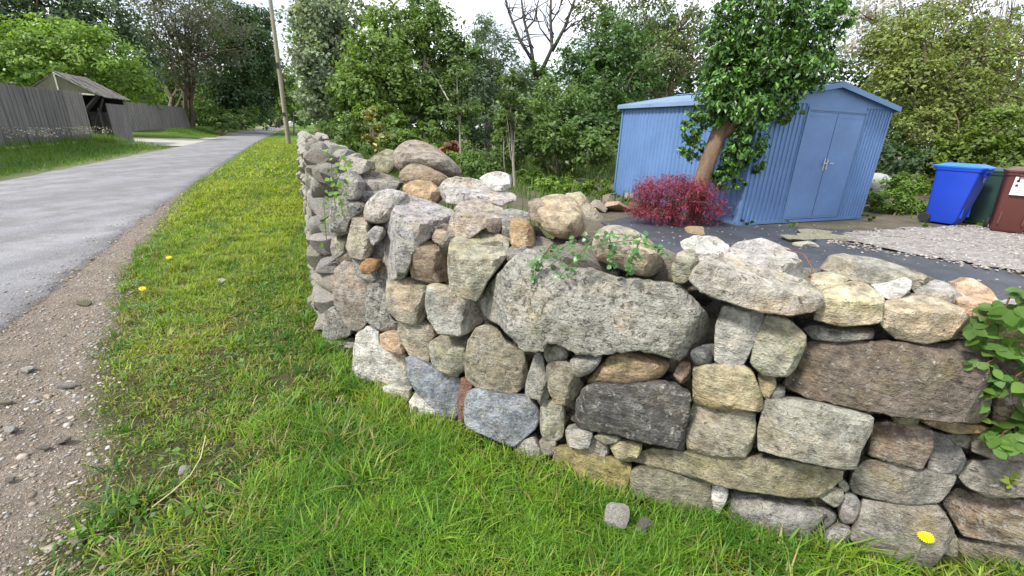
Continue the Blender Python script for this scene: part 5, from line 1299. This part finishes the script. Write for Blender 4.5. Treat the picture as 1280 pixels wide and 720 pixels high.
for i, (u, v, sx, sy, lab) in enumerate([(1035, 297, .75, .32, 'long flat slate slab on the membrane by the gravel'), (1020, 291, .6, .28, 'slate slab nearest the shed door'), (1000, 300, .5, .3, 'broad slate slab left of the other slabs'), (1008, 307, .34, .2, 'small pale slab at the front of the slate slabs')]):
    g_ = ground(u, v, .125); o = put_rock(g_ + np.array([0, 0, .02]), (sx, sy, .07), (0, 0, .2 * i - .2), None, COLS['grn' if i != 3 else 'white'], .2, 'slate_slab', rock_mesh(60 + i))
    tag(o, lab, 'slab', 'slabs lying on the weed membrane')

# ------------------------------------------------------------------ grass
GR = np.random.default_rng(5)
def make_blades(P, h, w, lean, col, seg=3, az=None):
    """P (n,3) roots; curved tapering blades, seg quads each"""
    n = len(P); a = GR.uniform(0, 2 * np.pi, n) if az is None else az
    d = np.stack([np.cos(a), np.sin(a), np.zeros(n)], 1); b = np.stack([-np.sin(a), np.cos(a), np.zeros(n)], 1)
    V = np.zeros((n, (seg + 1) * 2, 3)); C = np.zeros((n, (seg + 1) * 2, 3))
    for i in range(seg + 1):
        t = i / seg
        c = P + d * (lean * h * t ** 1.8)[:, None] + np.array([0, 0, 1.0]) * (h * (t - 0.35 * np.clip(lean, 0, 2) * t ** 2))[:, None]
        ww = (w * (1 - t) ** 0.7 * 0.5 + 0.0002)[:, None]
        V[:, 2 * i] = c - b * ww; V[:, 2 * i + 1] = c + b * ww
        C[:, 2 * i] = col; C[:, 2 * i + 1] = col
    base = (np.arange(n) * (seg + 1) * 2)[:, None]
    F = np.concatenate([np.stack([base[:, 0] + 2 * i, base[:, 0] + 2 * i + 1, base[:, 0] + 2 * i + 3, base[:, 0] + 2 * i + 2], 1) for i in range(seg)])
    return V.reshape(-1, 3), F, C.reshape(-1, 3)
def verge_points(n, s0, s1, n0, n1):
    s = GR.uniform(s0, s1, n); q = GR.uniform(n0, n1, n)
    x = RU[0] * s + RN[0] * q; y = RU[1] * s + RN[1] * q
    bw = behind_wall(x, y)
    return s, q, x, y, bw
def cheap(x, y, sc, ph=0.):
    """smooth pseudo noise, vectorised"""
    v = 0
    for i, (a, b, p) in enumerate(((1.0, .31, 0.3), (-.62, .85, 1.9), (.21, -1.13, 4.2), (1.7, 1.3, 2.2), (-1.9, .9, 5.1), (.8, 2.3, .7))):
        v = v + np.sin((a * x + b * y) * sc + p + ph) / (1 + .35 * i)
    return v / 3.2
parts = []
def grass_zone(n, s0, s1, n0, n1, hmul, wmul, dens_far=False, seg=3):
    s, q, x, y, bw = verge_points(n, s0, s1, n0, n1)
    ge = gravel_edge(s)
    pn = cheap(x, y, 3.0); pn2 = cheap(x, y, 9.0, 2.0); pn3 = cheap(x, y, 1.1, 5.0)
    edge = q - ge - 0.10 * pn2 - .06 * pn
    keep = (bw < -0.005) & (GR.random(n) < np.clip(edge / 0.40 + .32 + .25 * pn2, 0, 1))
    # thin, worn patches in the middle of the near verge
    worn = np.exp(-((q + .75) / .35) ** 2) * np.exp(-((s - 2.7) / 1.5) ** 2) + .8 * np.exp(-((x - 1.25) / .45) ** 2 - ((y - 1.05) / .28) ** 2)
    keep &= GR.random(n) > np.clip(worn * .28 + .15 * (pn2 < -.6), 0, .8)
    s, q, x, y, bw, pn, pn2, pn3, worn, edge = [k_[keep] for k_ in (s, q, x, y, bw, pn, pn2, pn3, worn, edge)]
    n = len(x); near = np.clip(1 - (-bw) / .5, 0, 1)
    lush = np.clip(.5 + .6 * pn3 + .25 * near - .8 * worn, 0, 1.3)
    clumpy = np.clip(.8 + .9 * cheap(x, y, 15., 3.) + .45 * pn2, .3, 2.0)
    h = (0.028 + .052 * lush + .018 * pn) * GR.uniform(.5, 1.35, n) * hmul * clumpy
    h = np.clip(h, .012, .2) * np.clip(edge / .5 + .45, .4, 1)
    w = GR.uniform(.003, .0078, n) * wmul * (1 + .4 * lush)
    lean = np.abs(GR.normal(.7, .55, n))
    z = -.035 + .03 * np.clip((q - gravel_edge(s)) / .5, 0, 1)
    dry = GR.random(n)
    g1_, g2_ = np.array([.06, .145, .014]), np.array([.33, .40, .045])
    t = np.clip(.58 + .30 * cheap(x, y, 20., 1.) + .45 * GR.normal(size=n) * .6 + .42 * pn - .34 * lush + .12 * np.clip(s - 4, 0, 3), 0, 1)[:, None]
    col = g1_ * (1 - t) + g2_ * t
    straw = dry < (.08 + .10 * (pn2 > .35) + .38 * np.clip(worn, 0, 1) + .12 * (edge < .3))
    col[straw] = np.array([.30, .25, .11]) * GR.uniform(.6, 1.3, (straw.sum(), 1))
    parts.append((make_blades(np.stack([x, y, z], 1), h, w, lean, col, seg), n))
    return n
grass_zone(90000, -0.3, 3.6, -1.35, 3.1, 1.15, 1.35)
grass_zone(45000, 3.4, 7.0, -2.3, .3, 1.1, 1.8)
grass_zone(30000, 6.8, 14.0, -2.7, .1, 1.25, 3.2, seg=2)
grass_zone(16000, 14.0, 50.0, -3.6, .1, 1.5, 8.0, seg=2)
def tuft_zone(m, per, s0, s1, n0, n1, rad, hmul, wmul):
    s, q, x, y, bw = verge_points(m, s0, s1, n0, n1)
    pn = cheap(x, y, 3.0); pn2 = cheap(x, y, 9.0, 2.0); pn3 = cheap(x, y, 1.1, 5.0)
    edge = q - gravel_edge(s) - .10 * pn2 - .06 * pn
    worn = np.exp(-((q + .75) / .35) ** 2) * np.exp(-((s - 2.7) / 1.5) ** 2)
    k_ = (bw < -.015) & (GR.random(m) < np.clip(edge / .30 + .25 + .3 * pn2, 0, 1)) & (GR.random(m) > worn * .45)
    s, q, x, y, bw, pn, pn2, pn3, worn = [k[k_] for k in (s, q, x, y, bw, pn, pn2, pn3, worn)]; m = len(x)
    near = np.clip(1 - (-bw) / .6, 0, 1)
    hh = np.clip(.045 + .012 * near + .022 * pn3 + .02 * GR.normal(size=m) - .02 * worn, .02, .13) * hmul
    t = np.clip(.45 + .30 * GR.normal(size=m) + .25 * pn - .10 * near, 0, 1)[:, None]
    c = np.array([.045, .155, .018]) * (1 - t) + np.array([.28, .41, .05]) * t
    kind = GR.random(m); c[kind < .16] = np.array([.22, .22, .07]); c[kind > .92] = np.array([.11, .22, .07])
    i = np.repeat(np.arange(m), per); n = len(i)
    off = GR.normal(size=(n, 2)) * (rad * GR.uniform(.6, 1.5, m))[i, None]
    az = np.arctan2(off[:, 1], off[:, 0]) + GR.normal(size=n) * .5
    h = hh[i] * GR.uniform(.5, 1.25, n); col = c[i] * GR.uniform(.7, 1.3, (n, 1))
    dr = GR.random(n) < .08; col[dr] = np.array([.38, .32, .15])
    px_, py_ = x[i] + off[:, 0], y[i] + off[:, 1]; ok = behind_wall(px_, py_) < .0
    z = -.03 + .02 * np.clip((q - gravel_edge(s)) / .5, 0, 1)
    P_ = np.stack([px_, py_, z[i]], 1)[ok]
    parts.append((make_blades(P_, h[ok], GR.uniform(.0035, .0085, ok.sum()) * wmul, np.abs(GR.normal(.75, .4, ok.sum())), np.clip(col[ok], .003, 1), 3, az[ok]), int(ok.sum())))
tuft_zone(3000, 20, -.3, 3.8, -1.45, 3.1, .026, 1.2, 1.35)
tuft_zone(900, 26, -.3, 4.2, -1.5, 3.1, .034, 1.9, 1.6)
tuft_zone(2600, 16, 3.6, 8.0, -2.4, .2, .03, 1.15, 1.6)
V = []; F = []; C = []; b0 = 0
for (v_, f_, c_), n in parts: V.append(v_); F.append(f_ + b0); C.append(c_); b0 += len(v_)
tag(link_mesh('verge_grass', np_mesh('verge_grass', np.concatenate(V), np.concatenate(F), cols=np.clip(np.concatenate(C), .003, 1)), M['grass']), 'lush uneven grass covering the verge between the lane and the wall', 'grass', kind='stuff')
# sparse moss and grass tufts creeping over the gravel
n = 9000
s = GR.uniform(.8, 8, n); q = GR.uniform(-2.3, -.9, n); x = RU[0] * s + RN[0] * q; y = RU[1] * s + RN[1] * q
k_ = (q < gravel_edge(s) + .1) & (GR.random(n) < np.clip(1.2 * (cheap(x, y, 7., 4.) - .15) * np.exp((q - gravel_edge(s)) / .45), 0, 1)); x, y = x[k_], y[k_]; n = len(x)
V_, F_, C_ = make_blades(np.stack([x, y, np.full(n, -.035)], 1), GR.uniform(.012, .04, n), GR.uniform(.003, .006, n), np.abs(GR.normal(.9, .5, n)), np.array([[.11, .14, .03]]) * GR.uniform(.5, 1.6, (n, 1)), 2)
tag(link_mesh('gravel_moss', np_mesh('gravel_moss', V_, F_, cols=C_), M['grass']), 'sparse mossy tufts growing in the gravel edge', 'ground cover', kind='stuff')
# long tussocks at the foot of the wall
def tussock(cx, cy, n, r, h, lean, col, w=.0045):
    a = GR.uniform(0, 2 * np.pi, n); rr = r * np.sqrt(GR.random(n))
    P = np.stack([cx + rr * np.cos(a), cy + rr * np.sin(a), np.zeros(n)], 1)
    c = np.array(col) * GR.uniform(.55, 1.5, (n, 1)) * (1 + GR.normal(size=(n, 3)) * .06)
    return make_blades(P, h * GR.uniform(.45, 1.15, n), np.full(n, w) * GR.uniform(.6, 1.3, n), np.abs(GR.normal(lean, .35, n)), np.clip(c, .003, 1), 4)
tv, tf, tcol, b0 = [], [], [], 0
spots = [(u, v) for u, v in ((560, 560), (600, 590), (640, 600), (680, 612), (520, 545), (720, 640), (760, 640), (840, 655), (880, 655), (900, 665), (480, 510), (450, 480), (430, 455), (410, 430), (540, 590), (600, 640), (660, 660), (700, 690),
          (620, 690), (560, 650), (500, 600), (860, 680), (940, 690), (1000, 700), (1080, 705), (440, 560), (400, 600), (380, 560), (340, 640), (470, 660), (780, 700), (300, 690), (820, 700), (405, 395), (398, 360), (395, 330), (560, 700), (640, 625), (585, 610), (690, 640))]
for _ in range(150):
    spots.append((GR.uniform(330, 1000), GR.uniform(520, 719)))
for _i, (u, v) in enumerate(spots):
    g_ = ground(u, v, 0); bl = behind_wall(np.array([g_[0]]), np.array([g_[1]]))[0]
    near = bl > -.35
    if bl > -.015 or (_i >= 38 and bl > -.22): continue
    o_ = tussock(g_[0], g_[1] - (.03 if bl > -.03 else 0), 200 if near else 150, .12, (.10 if near else .085) * GR.uniform(.7, 1.25), .85, np.array([.06, .17, .018]) + (np.array([.20, .34, .03]) - np.array([.06, .17, .018])) * GR.random())
    tv.append(o_[0]); tf.append(o_[1] + b0); tcol.append(o_[2]); b0 += len(o_[0])
tag(link_mesh('long_grass', np_mesh('long_grass', np.concatenate(tv), np.concatenate(tf), cols=np.concatenate(tcol)), M['grass']), 'longer dark green grass tufts along the foot of the wall', 'grass', kind='stuff')
# broad weeds (clover, dandelion leaves) low in the turf
n = 9000
s, q, x, y, bw = verge_points(n, .2, 6.0, -1.4, 2.6)
k_ = (bw < -.03) & (q > gravel_edge(s) + .05) & (cheap(x, y, 5, 1.) > .05)
x, y = x[k_], y[k_]; n = len(x)
Cn = np.stack([x, y, GR.uniform(.01, .05, n)], 1); Nn = GR.normal(size=(n, 3)) * .45 + np.array([0, 0, 1])
col = np.where(GR.random((n, 1)) < .5, np.array([[.10, .19, .03]]), np.array([[.055, .13, .02]])) * GR.uniform(.7, 1.4, (n, 1))
V, F, C = leaf_cloud(Cn, Nn, GR.uniform(.014, .042, n), col, GR, .75, .1)
tag(link_mesh('verge_weeds', np_mesh('verge_weeds', V, F, cols=C), M['grass']), 'small clover and broad leaved weeds scattered through the verge grass', 'ground cover', kind='stuff')
# dead stalks lying about
n = 5200
s, q, x, y, bw = verge_points(n, .8, 6.0, -1.5, 2.2)
k_ = (bw < -.02) & (q > gravel_edge(s) - .05); x, y = x[k_], y[k_]; n = len(x)
V, F, C = leaf_cloud(np.stack([x, y, GR.uniform(.004, .035, n)], 1), GR.normal(size=(n, 3)) * .35 + np.array([0, 0, 1]), GR.uniform(.03, .10, n), np.array([[.32, .27, .16]]) * GR.uniform(.5, 1.4, (n, 1)), GR, .055, .02)
tag(link_mesh('dead_stalks', np_mesh('dead_stalks', V, F, cols=C), M['grass']), 'dry straw coloured stalks lying in the verge grass', 'dead grass', kind='stuff')

# grass and meadow plants on the bank across the lane, and weeds in the garden
n = 26000
s = GR.uniform(8, 62, n); q = GR.uniform(-10.2, -6.3, n)
k_ = (q < lane_left(s) - .15 + .15 * cheap(s, q, 3)) & (np.exp(-((s - 39) / 7.5) ** 4) < .35); s, q = s[k_], q[k_]; n = len(s)
z = -.035 + .44 * np.clip((lane_left(s) - .25 - q) / 2.3, 0, 1)
x = RU[0] * s + RN[0] * q; y = RU[1] * s + RN[1] * q
t = np.clip(.5 + .5 * cheap(x, y, .8) + GR.normal(size=n) * .2, 0, 1)[:, None]
col = np.array([.05, .12, .018]) * (1 - t) + np.array([.14, .24, .03]) * t
hh = GR.uniform(.08, .20, n) * (1 + 1.2 * np.clip((-q - 8) / 1.4, 0, 1))
V, F, C = make_blades(np.stack([x, y, z], 1), hh, GR.uniform(.012, .03, n), np.abs(GR.normal(.4, .3, n)), col, 2)
tag(link_mesh('bank_grass', np_mesh('bank_grass', V, F, cols=C), M['grass']), 'rough grass on the bank under the board fence', 'grass', kind='stuff')
n = 2600
s = GR.uniform(15, 30, n); q = -8.9 + GR.normal(size=n) * .25; x = RU[0] * s + RN[0] * q; y = RU[1] * s + RN[1] * q
k_ = cheap(x, y, 1.6, 3.) > .1; x, y = x[k_], y[k_]; n = len(x)
V, F, C = leaf_cloud(np.stack([x, y, .40 + GR.uniform(.3, .62, n)], 1), GR.normal(size=(n, 3)) * .4 + np.array([0, 0, 1]), GR.uniform(.03, .07, n), np.array([[.55, .53, .42]]) * GR.uniform(.6, 1.2, (n, 1)), GR, .9)
tag(link_mesh('cow_parsley', np_mesh('cow_parsley', V, F, cols=C), M['petal']), 'creamy cow parsley heads along the foot of the grey fence', 'wild flowers', kind='stuff')
n = 34000
x = GR.uniform(-9, 14, n); y = GR.uniform(2.6, 26, n); bw = behind_wall(x, y)
cpx = (x > .8) & (x < 9.5) & (y < 9.3) | (x > 7.8) & (y < 9.0)
k_ = (bw > .6) & ~cpx & (cheap(x, y, 1.2, 1.) > -.5); x, y = x[k_], y[k_]; n = len(x)
insh = ((x - 3.902) * math.cos(.385) + (y - 7.724) * math.sin(.385) > -.1) & (-(x - 3.902) * math.sin(.385) + (y - 7.724) * math.cos(.385) > -.1) & (y < 14); x, y = x[~insh], y[~insh]; n = len(x)
t = GR.random((n, 1)); col = np.array([.05, .12, .018]) * (1 - t) + np.array([.13, .22, .03]) * t
V, F, C = make_blades(np.stack([x, y, np.full(n, .1)], 1), GR.uniform(.12, .45, n), GR.uniform(.014, .035, n), np.abs(GR.normal(.45, .3, n)), col, 2)
tag(link_mesh('garden_weeds', np_mesh('garden_weeds', V, F, cols=C), M['grass']), 'tall rough grass and weeds in the garden behind the wall', 'grass', kind='stuff')

# ------------------------------------------------------------------ gravel: thousands of small stones as one mass, the biggest on their own
pe = rock_mesh(90, 1); pv = np.array([v.co[:] for v in pe.vertices]); pf = np.array([list(p.vertices) for p in pe.polygons])
def pebbles(name, x, y, z, size, col, label, cat):
    n = len(x); a = GR.uniform(0, 6.28, n); sc = np.stack([size, size * GR.uniform(.6, 1, n), size * GR.uniform(.3, .6, n)], 1)
    V = pv[None] * sc[:, None, :]
    X = V[..., 0] * np.cos(a)[:, None] - V[..., 1] * np.sin(a)[:, None]; Y = V[..., 0] * np.sin(a)[:, None] + V[..., 1] * np.cos(a)[:, None]
    V = np.stack([X + x[:, None], Y + y[:, None], V[..., 2] + z[:, None] + (size * .08)[:, None]], 2)
    F = (pf[None] + (np.arange(n) * len(pv))[:, None, None]).reshape(-1, 3)
    me = np_mesh(name, V.reshape(-1, 3), F, cols=np.repeat(col, len(pv), axis=0))
    return tag(link_mesh(name, me, M['pebble']), label, cat, kind='stuff')
M['pebble'] = vcol_mat('pebble', .9, 120, .4, .002, (.8, 1.15))
n = 42000
s = GR.uniform(.6, 11, n); s = .6 + (s - .6) ** 1.35 / (10.4 ** .35); q = GR.uniform(-2.75, -.75, n)
ge = gravel_edge(s); x = RU[0] * s + RN[0] * q; y = RU[1] * s + RN[1] * q
pr_ = np.where(q < lane_right(s), .9 * np.exp((q - lane_right(s)) / .09) + .015, np.clip((ge + .22 - q) / .3, 0, 1) * .85 * np.clip(.75 + .5 * cheap(x, y, 5.), .25, 1))
k_ = GR.random(n) < pr_; s, q, x, y = s[k_], q[k_], x[k_], y[k_]; n = len(s)
size = .0055 + .018 * GR.random(n) ** 3.5 + .004 * GR.random(n)
size = np.where(GR.random(n) < .009, size + GR.uniform(.01, .026, n), size)
pal = np.array([[.30, .25, .20], [.38, .335, .28], [.22, .185, .15], [.52, .49, .44], [.30, .30, .30], [.33, .25, .20]])
col = pal[GR.choice(6, n, p=[.28, .2, .2, .08, .14, .10])] * GR.uniform(.75, 1.2, (n, 1))
z = np.where(q < lane_right(s), np.interp(lane_right(s) - q, [0, .05, .5], [-.035, -.01, .015]), -.035 + .03 * np.clip((q - gravel_edge(s)) / .5, 0, 1))
pebbles('verge_gravel', x, y, z, size * 1.1, col, 'small mixed gravel at the worn edge of the lane', 'gravel')
pv0, pf0 = pv, pf
pv = np.array([[.6, 0, 0], [-.5, .1, 0], [.1, .55, 0], [0, -.5, 0], [.05, 0, .5], [0, 0, -.5]]); pf = np.array([[0, 2, 4], [2, 1, 4], [1, 3, 4], [3, 0, 4], [2, 0, 5], [1, 2, 5], [3, 1, 5], [0, 3, 5]])
n = 95000
s = GR.uniform(0, 1, n) ** 1.7 * 6.5 + .9; q = GR.uniform(-2.6, -.75, n); x = RU[0] * s + RN[0] * q; y = RU[1] * s + RN[1] * q
pr_ = np.where(q < lane_right(s), .8 * np.exp((q - lane_right(s)) / .10), np.clip((gravel_edge(s) + .2 - q) / .3, 0, 1) * np.clip(.7 + .5 * cheap(x, y, 8., 2.), .15, 1))
k_ = GR.random(n) < pr_ * .8; s, q, x, y = s[k_], q[k_], x[k_], y[k_]; n = len(s)
col = pal[GR.choice(6, n, p=[.3, .2, .22, .06, .12, .10])] * GR.uniform(.55, 1.3, (n, 1))
z = np.where(q < lane_right(s), np.interp(lane_right(s) - q, [0, .05, .5], [-.035, -.01, .015]), -.036 + .03 * np.clip((q - gravel_edge(s)) / .5, 0, 1))
pebbles('verge_grit', x, y, z, GR.uniform(.005, .011, n), col, 'fine angular grit between the gravel stones of the lane edge', 'gravel')
pv, pf = pv0, pf0
n = 9000
x = GR.uniform(4.5, 13, n); y = GR.uniform(4.5, 9.2, n)
poly = np.array([ground(u, v, .122)[:2] for u, v in [(1044, 299), (1066, 290), (1150, 284), (1290, 280), (1420, 290), (1420, 380), (1285, 347), (1180, 328), (1100, 317), (1030, 304)]])
ins = np.zeros(n, bool)
for i in range(len(poly)):
    a, b_ = poly[i], poly[i - 1]; c_ = ((a[1] > y) != (b_[1] > y)) & (x < (b_[0] - a[0]) * (y - a[1]) / (b_[1] - a[1] + 1e-12) + a[0]); ins ^= c_
x, y = x[ins], y[ins]; n = len(x)
pal2 = np.array([[.34, .31, .29], [.43, .41, .39], [.24, .22, .21], [.35, .30, .275]])
pebbles('garden_gravel', x, y, np.full(n, .13), GR.uniform(.02, .055, n), pal2[GR.integers(0, 4, n)] * GR.uniform(.8, 1.2, (n, 1)), 'pinkish garden gravel in front of the bins', 'gravel')
n = 420
x = GR.uniform(1.5, 8, n); y = GR.uniform(3.5, 8.0, n); k_ = behind_wall(x, y) > .75; x, y = x[k_], y[k_]; n = len(x)
pebbles('membrane_litter', x, y, np.full(n, .122), GR.uniform(.012, .045, n), pal2[GR.integers(0, 4, n)] * GR.uniform(.6, 1.2, (n, 1)), 'bits of gravel and soil littering the membrane', 'litter')
gp = 'pale stones on the gravelly lane edge'
for i, (u, v, sz, lab) in enumerate([(36, 462, .085, 'pale flat stone on the gravel, topmost of the large ones'), (84, 483, .08, 'pale flat stone on the gravel right of the topmost one'), (14, 538, .075, 'pale stone on the gravel at the left edge of the picture'), (80, 552, .07, 'pale pinkish stone on the gravel near the grass'),
        (95, 677, .05, 'small pale stone where the gravel meets the grass at the bottom'), (55, 560, .05, 'rounded grey stone among the lower gravel'), (12, 600, .045, 'grey stone at the left edge below the pale one'), (105, 380, .09, 'dark clod of soil and moss on the gravel edge'), (8, 503, .05, 'buff stone lying on the gravel at the left edge')]):
    g_ = ground(u, v, -.02); o = put_rock(g_ + np.array([0, 0, sz * .1]), (sz, sz * .6, sz * .35), (RNG.normal() * .15, RNG.normal() * .15, RNG.uniform(-.5, .5)), None, COLS[('white', 'pale', 'white', 'pinkish', 'pale', 'grey', 'grey', 'moss', 'beige')[i]], .15, 'gravel_stone', rock_mesh(70 + i, 2))
    tag(o, lab, 'stone', gp)
for i, (u, v, sx, sz, ck, lab) in enumerate([(768, 662, .085, .12, 'white', 'cream stone standing in the grass at the foot of the wall'), (803, 668, .075, .08, 'grey', 'duller stone half sunk in the grass right of the cream one'), (279, 354, .09, .04, 'white', 'white stone in the grass beside the lane'),
                                             (1049, 693, .05, .03, 'white', 'small white pebble on the bare soil below the wall'), (232, 592, .05, .03, 'white', 'pale pebble lost in the near verge grass')]):
    g_ = ground(u, v, 0.0); o = put_rock(g_ + np.array([0, 0, sz * .5]), (sx, sx * .8, sz), (.2, .1, .5 * i), None, COLS[ck], .2, 'grass_stone', rock_mesh(80 + i))
    tag(o, lab, 'stone')

# ------------------------------------------------------------------ small plants on and beside the wall
def leaf_shape(c, nrm_, dirv, L, W, lobes=0, n=9, cup=.10):
    """broad leaf outline with a midrib fold; returns verts, faces"""
    nrm_ = nrm_ / np.linalg.norm(nrm_); dirv = dirv - (dirv @ nrm_) * nrm_; dirv /= np.linalg.norm(dirv) + 1e-9; side = np.cross(nrm_, dirv)
    V = []
    for i in range(n + 1):
        t = i / n; wv = math.sin(math.pi * min(1, t ** .75)) ** .8
        if lobes: wv *= 1 + .22 * math.cos(t * lobes * math.pi * 2)
        else: wv *= 1 + (.05 if i % 2 else -.03)
        m = c + dirv * L * t - nrm_ * L * .18 * t * t
        V += [m - side * W * .5 * wv + nrm_ * cup * W * wv, m, m + side * W * .5 * wv + nrm_ * cup * W * wv]
    F = []
    for i in range(n):
        a, b = i * 3, i * 3 + 3; F += [(a, a + 1, b + 1, b), (a + 1, a + 2, b + 2, b + 1)]
    return V, F
PR = np.random.default_rng(33)
def leafy_plant(name, label, cat, stems, leaf_L, leaf_W, col, per_stem, lobes=0, trif=False, mat='leaf', stem_col='stem', group=None, stem_r=.002):
    root = empty(name, stems[0][0], label, cat, group)
    sb = MB()
    for st in stems: sb.tube(st, list(np.linspace(stem_r * 1.4, stem_r * .6, len(st))), 5)
    sb.build('stems', M[stem_col], root)
    for st in stems:
        P = [np.array(p, float) for p in st]
        for q in range(per_stem):
            t = (q + PR.random()) / per_stem * (len(P) - 1); i = min(int(t), len(P) - 2); c = P[i] + (P[i + 1] - P[i]) * (t - i)
            view = EYE - c; view /= np.linalg.norm(view)
            nn = view * .65 + np.array([0, 0, .7]) + PR.normal(size=3) * .38
            kk = PR.uniform(.65, 1.25)
            d = PR.normal(size=3); d[2] -= .3
            offc = PR.normal(size=3) * leaf_L * .5
            V, F = [], []
            for a in ((-1.1, 0, 1.1) if trif else (0,)):
                n_ = nn / np.linalg.norm(nn); dd = d - (d @ n_) * n_; dd /= np.linalg.norm(dd)
                dd = dd * math.cos(a) + np.cross(n_, dd) * math.sin(a)
                v, f = leaf_shape(c + offc + dd * leaf_L * .12, nn + PR.normal(size=3) * .15, dd, leaf_L * kk, leaf_W * kk, lobes)
                F += [[x_ + len(V) for x_ in g] for g in f]; V += v
            cc = np.clip(np.array(col) * PR.uniform(.6, 1.45) + PR.normal(size=3) * .006, .004, 1)
            me = np_mesh('leaf', np.array(V), F, cols=np.tile(cc, (len(V), 1)), smooth=True)
            link_mesh('leaf', me, M[mat], root)
    return root
M['stem'] = plain('green_stem', (.12, .15, .05), .7, 0, .2, 20, 0); M['red_stem'] = plain('reddish_stem', (.16, .07, .05), .7, 0, .2, 20, 0); M['straw'] = plain('straw_stem', (.50, .46, .24), .7, 0, .15, 30, 0)
def on_wall(u, v, out=.03, off=0.):
    t, f, fn = wall_hit(u, v, off); return EYE + ray(u, v) * (t - out)
def stem(pts, out=.05, off=0.): return [on_wall(u, v, out, off) for u, v in pts]
leafy_plant('bramble', 'bramble with rounded bright green leaves climbing the wall at the right edge', 'bramble',
            [stem([(1330, 360), (1280, 385), (1240, 400), (1222, 425)], .07), stem([(1340, 400), (1290, 420), (1250, 445), (1212, 465)], .08), stem([(1330, 450), (1280, 470), (1240, 490), (1215, 500)], .08),
             stem([(1340, 510), (1290, 520), (1255, 540), (1240, 560)], .08), stem([(1330, 430), (1300, 450), (1270, 470), (1265, 500)], .11), stem([(1320, 540), (1290, 545), (1262, 552)], .09), stem([(1262, 372), (1250, 400), (1245, 440)], .06)],
            .044, .037, (.10, .185, .035), 12, trif=True, stem_col='red_stem')
leafy_plant('trailing_ivy', 'small leaved ivy trailing over the tawny boulder and the great slab', 'ivy',
            [stem([(830, 312), (790, 300), (750, 305), (705, 320), (675, 340)], .06, .06), stem([(835, 318), (800, 296), (765, 292), (730, 300)], .05, .12), stem([(740, 300), (715, 330), (700, 345)], .06), stem([(690, 305), (672, 330), (668, 350)], .05), stem([(800, 300), (790, 325), (783, 345)], .05, .02),
             stem([(760, 292), (765, 310), (770, 335)], .07, .03), stem([(720, 300), (690, 318), (664, 332)], .07)],
            .021, .018, (.075, .17, .05), 26, lobes=3, mat='gloss_leaf')
leafy_plant('wall_creeper', 'green weed climbing the lane side of the wall below its top', 'creeper',
            [stem([(420, 262), (416, 235), (414, 205), (418, 188)], .12), stem([(428, 268), (424, 240), (420, 215)], .10), stem([(408, 300), (406, 270), (404, 240)], .14), stem([(418, 230), (430, 210), (434, 195)], .10)],
            .035, .022, (.14, .25, .04), 14)
leafy_plant('dead_bramble', 'bare reddish bramble stem arching over the coping', 'bramble', [[on_wall(983, 312, .05, .2), on_wall(1005, 318, .08, .2), on_wall(1015, 335, .08, .15), on_wall(1012, 352, .04, .1)]], .014, .010, (.16, .07, .05), 4, stem_col='red_stem')
leafy_plant('hawkweed', 'rosette of yellowish leaves on the reddish stone near the right edge', 'weed', [stem([(1255, 605), (1262, 600), (1268, 606)], .03)], .028, .02, (.17, .21, .03), 9)
# dandelions: petals round a disc
M['dandelion'] = plain('dandelion_petal', (.85, .62, .01), .6, 0, .08, 60, 0)
def dandelion(root, head, label, r=.02, tilt=None, group=None):
    d = empty('dandelion', root, label, 'flower', group)
    MB().tube([root, (np.array(root) + np.array(head)) / 2 + np.array([.004, 0, .004]), head], [.0022, .002, .0018], 5).build('stem', M['stem'], d)
    n0 = (EYE - np.array(head)); n0 /= np.linalg.norm(n0); n0 = n0 * .5 + np.array([0, 0, .8]); n0 /= np.linalg.norm(n0)
    a = np.cross(n0, [1, 0, .1]); a /= np.linalg.norm(a); b = np.cross(n0, a)
    mb = MB()
    for ring_, (rr, up, cnt) in enumerate(((1.0, .1, 22), (.75, .28, 18), (.45, .42, 12))):
        for q in range(cnt):
            t = math.tau * (q + ring_ * .4) / cnt; dr = a * math.cos(t) + b * math.sin(t); sd = np.cross(n0, dr)
            h0 = np.array(head)
            mb.add([h0 - sd * r * .03, h0 + dr * r * rr * .6 - sd * r * .13 + n0 * r * up * .6, h0 + dr * r * rr + n0 * r * up, h0 + dr * r * rr * .6 + sd * r * .13 + n0 * r * up * .6, h0 + sd * r * .03], [(0, 1, 2, 3, 4)])
    mb.build('flower_head', M['dandelion'], d)
hp = on_wall(1157, 671, .13); dandelion(np.array([hp[0] - .02, hp[1] - .01, 0]), hp, 'large yellow dandelion flower against the lowest grey block at the right', .027)
for u, v, lab in ((178, 361, 'yellow dandelion at the grass edge, nearer of the two'), (211, 322, 'yellow dandelion further up the verge')):
    g_ = ground(u, v, .06); dandelion(np.array([g_[0], g_[1], 0]), g_, lab, .03)
# long dry stalk curving in the grass
pts = [ground(u, v, .055) for u, v in ((190, 634), (215, 615), (238, 594), (251, 572), (257, 545))]
stx = empty('dry_stalk', pts[0], 'long pale dry stalk curving across the grass at the lower left', 'stalk'); MB().tube(pts, [.003, .003, .0028, .0025, .002], 6).build('stem', M['straw'], stx)
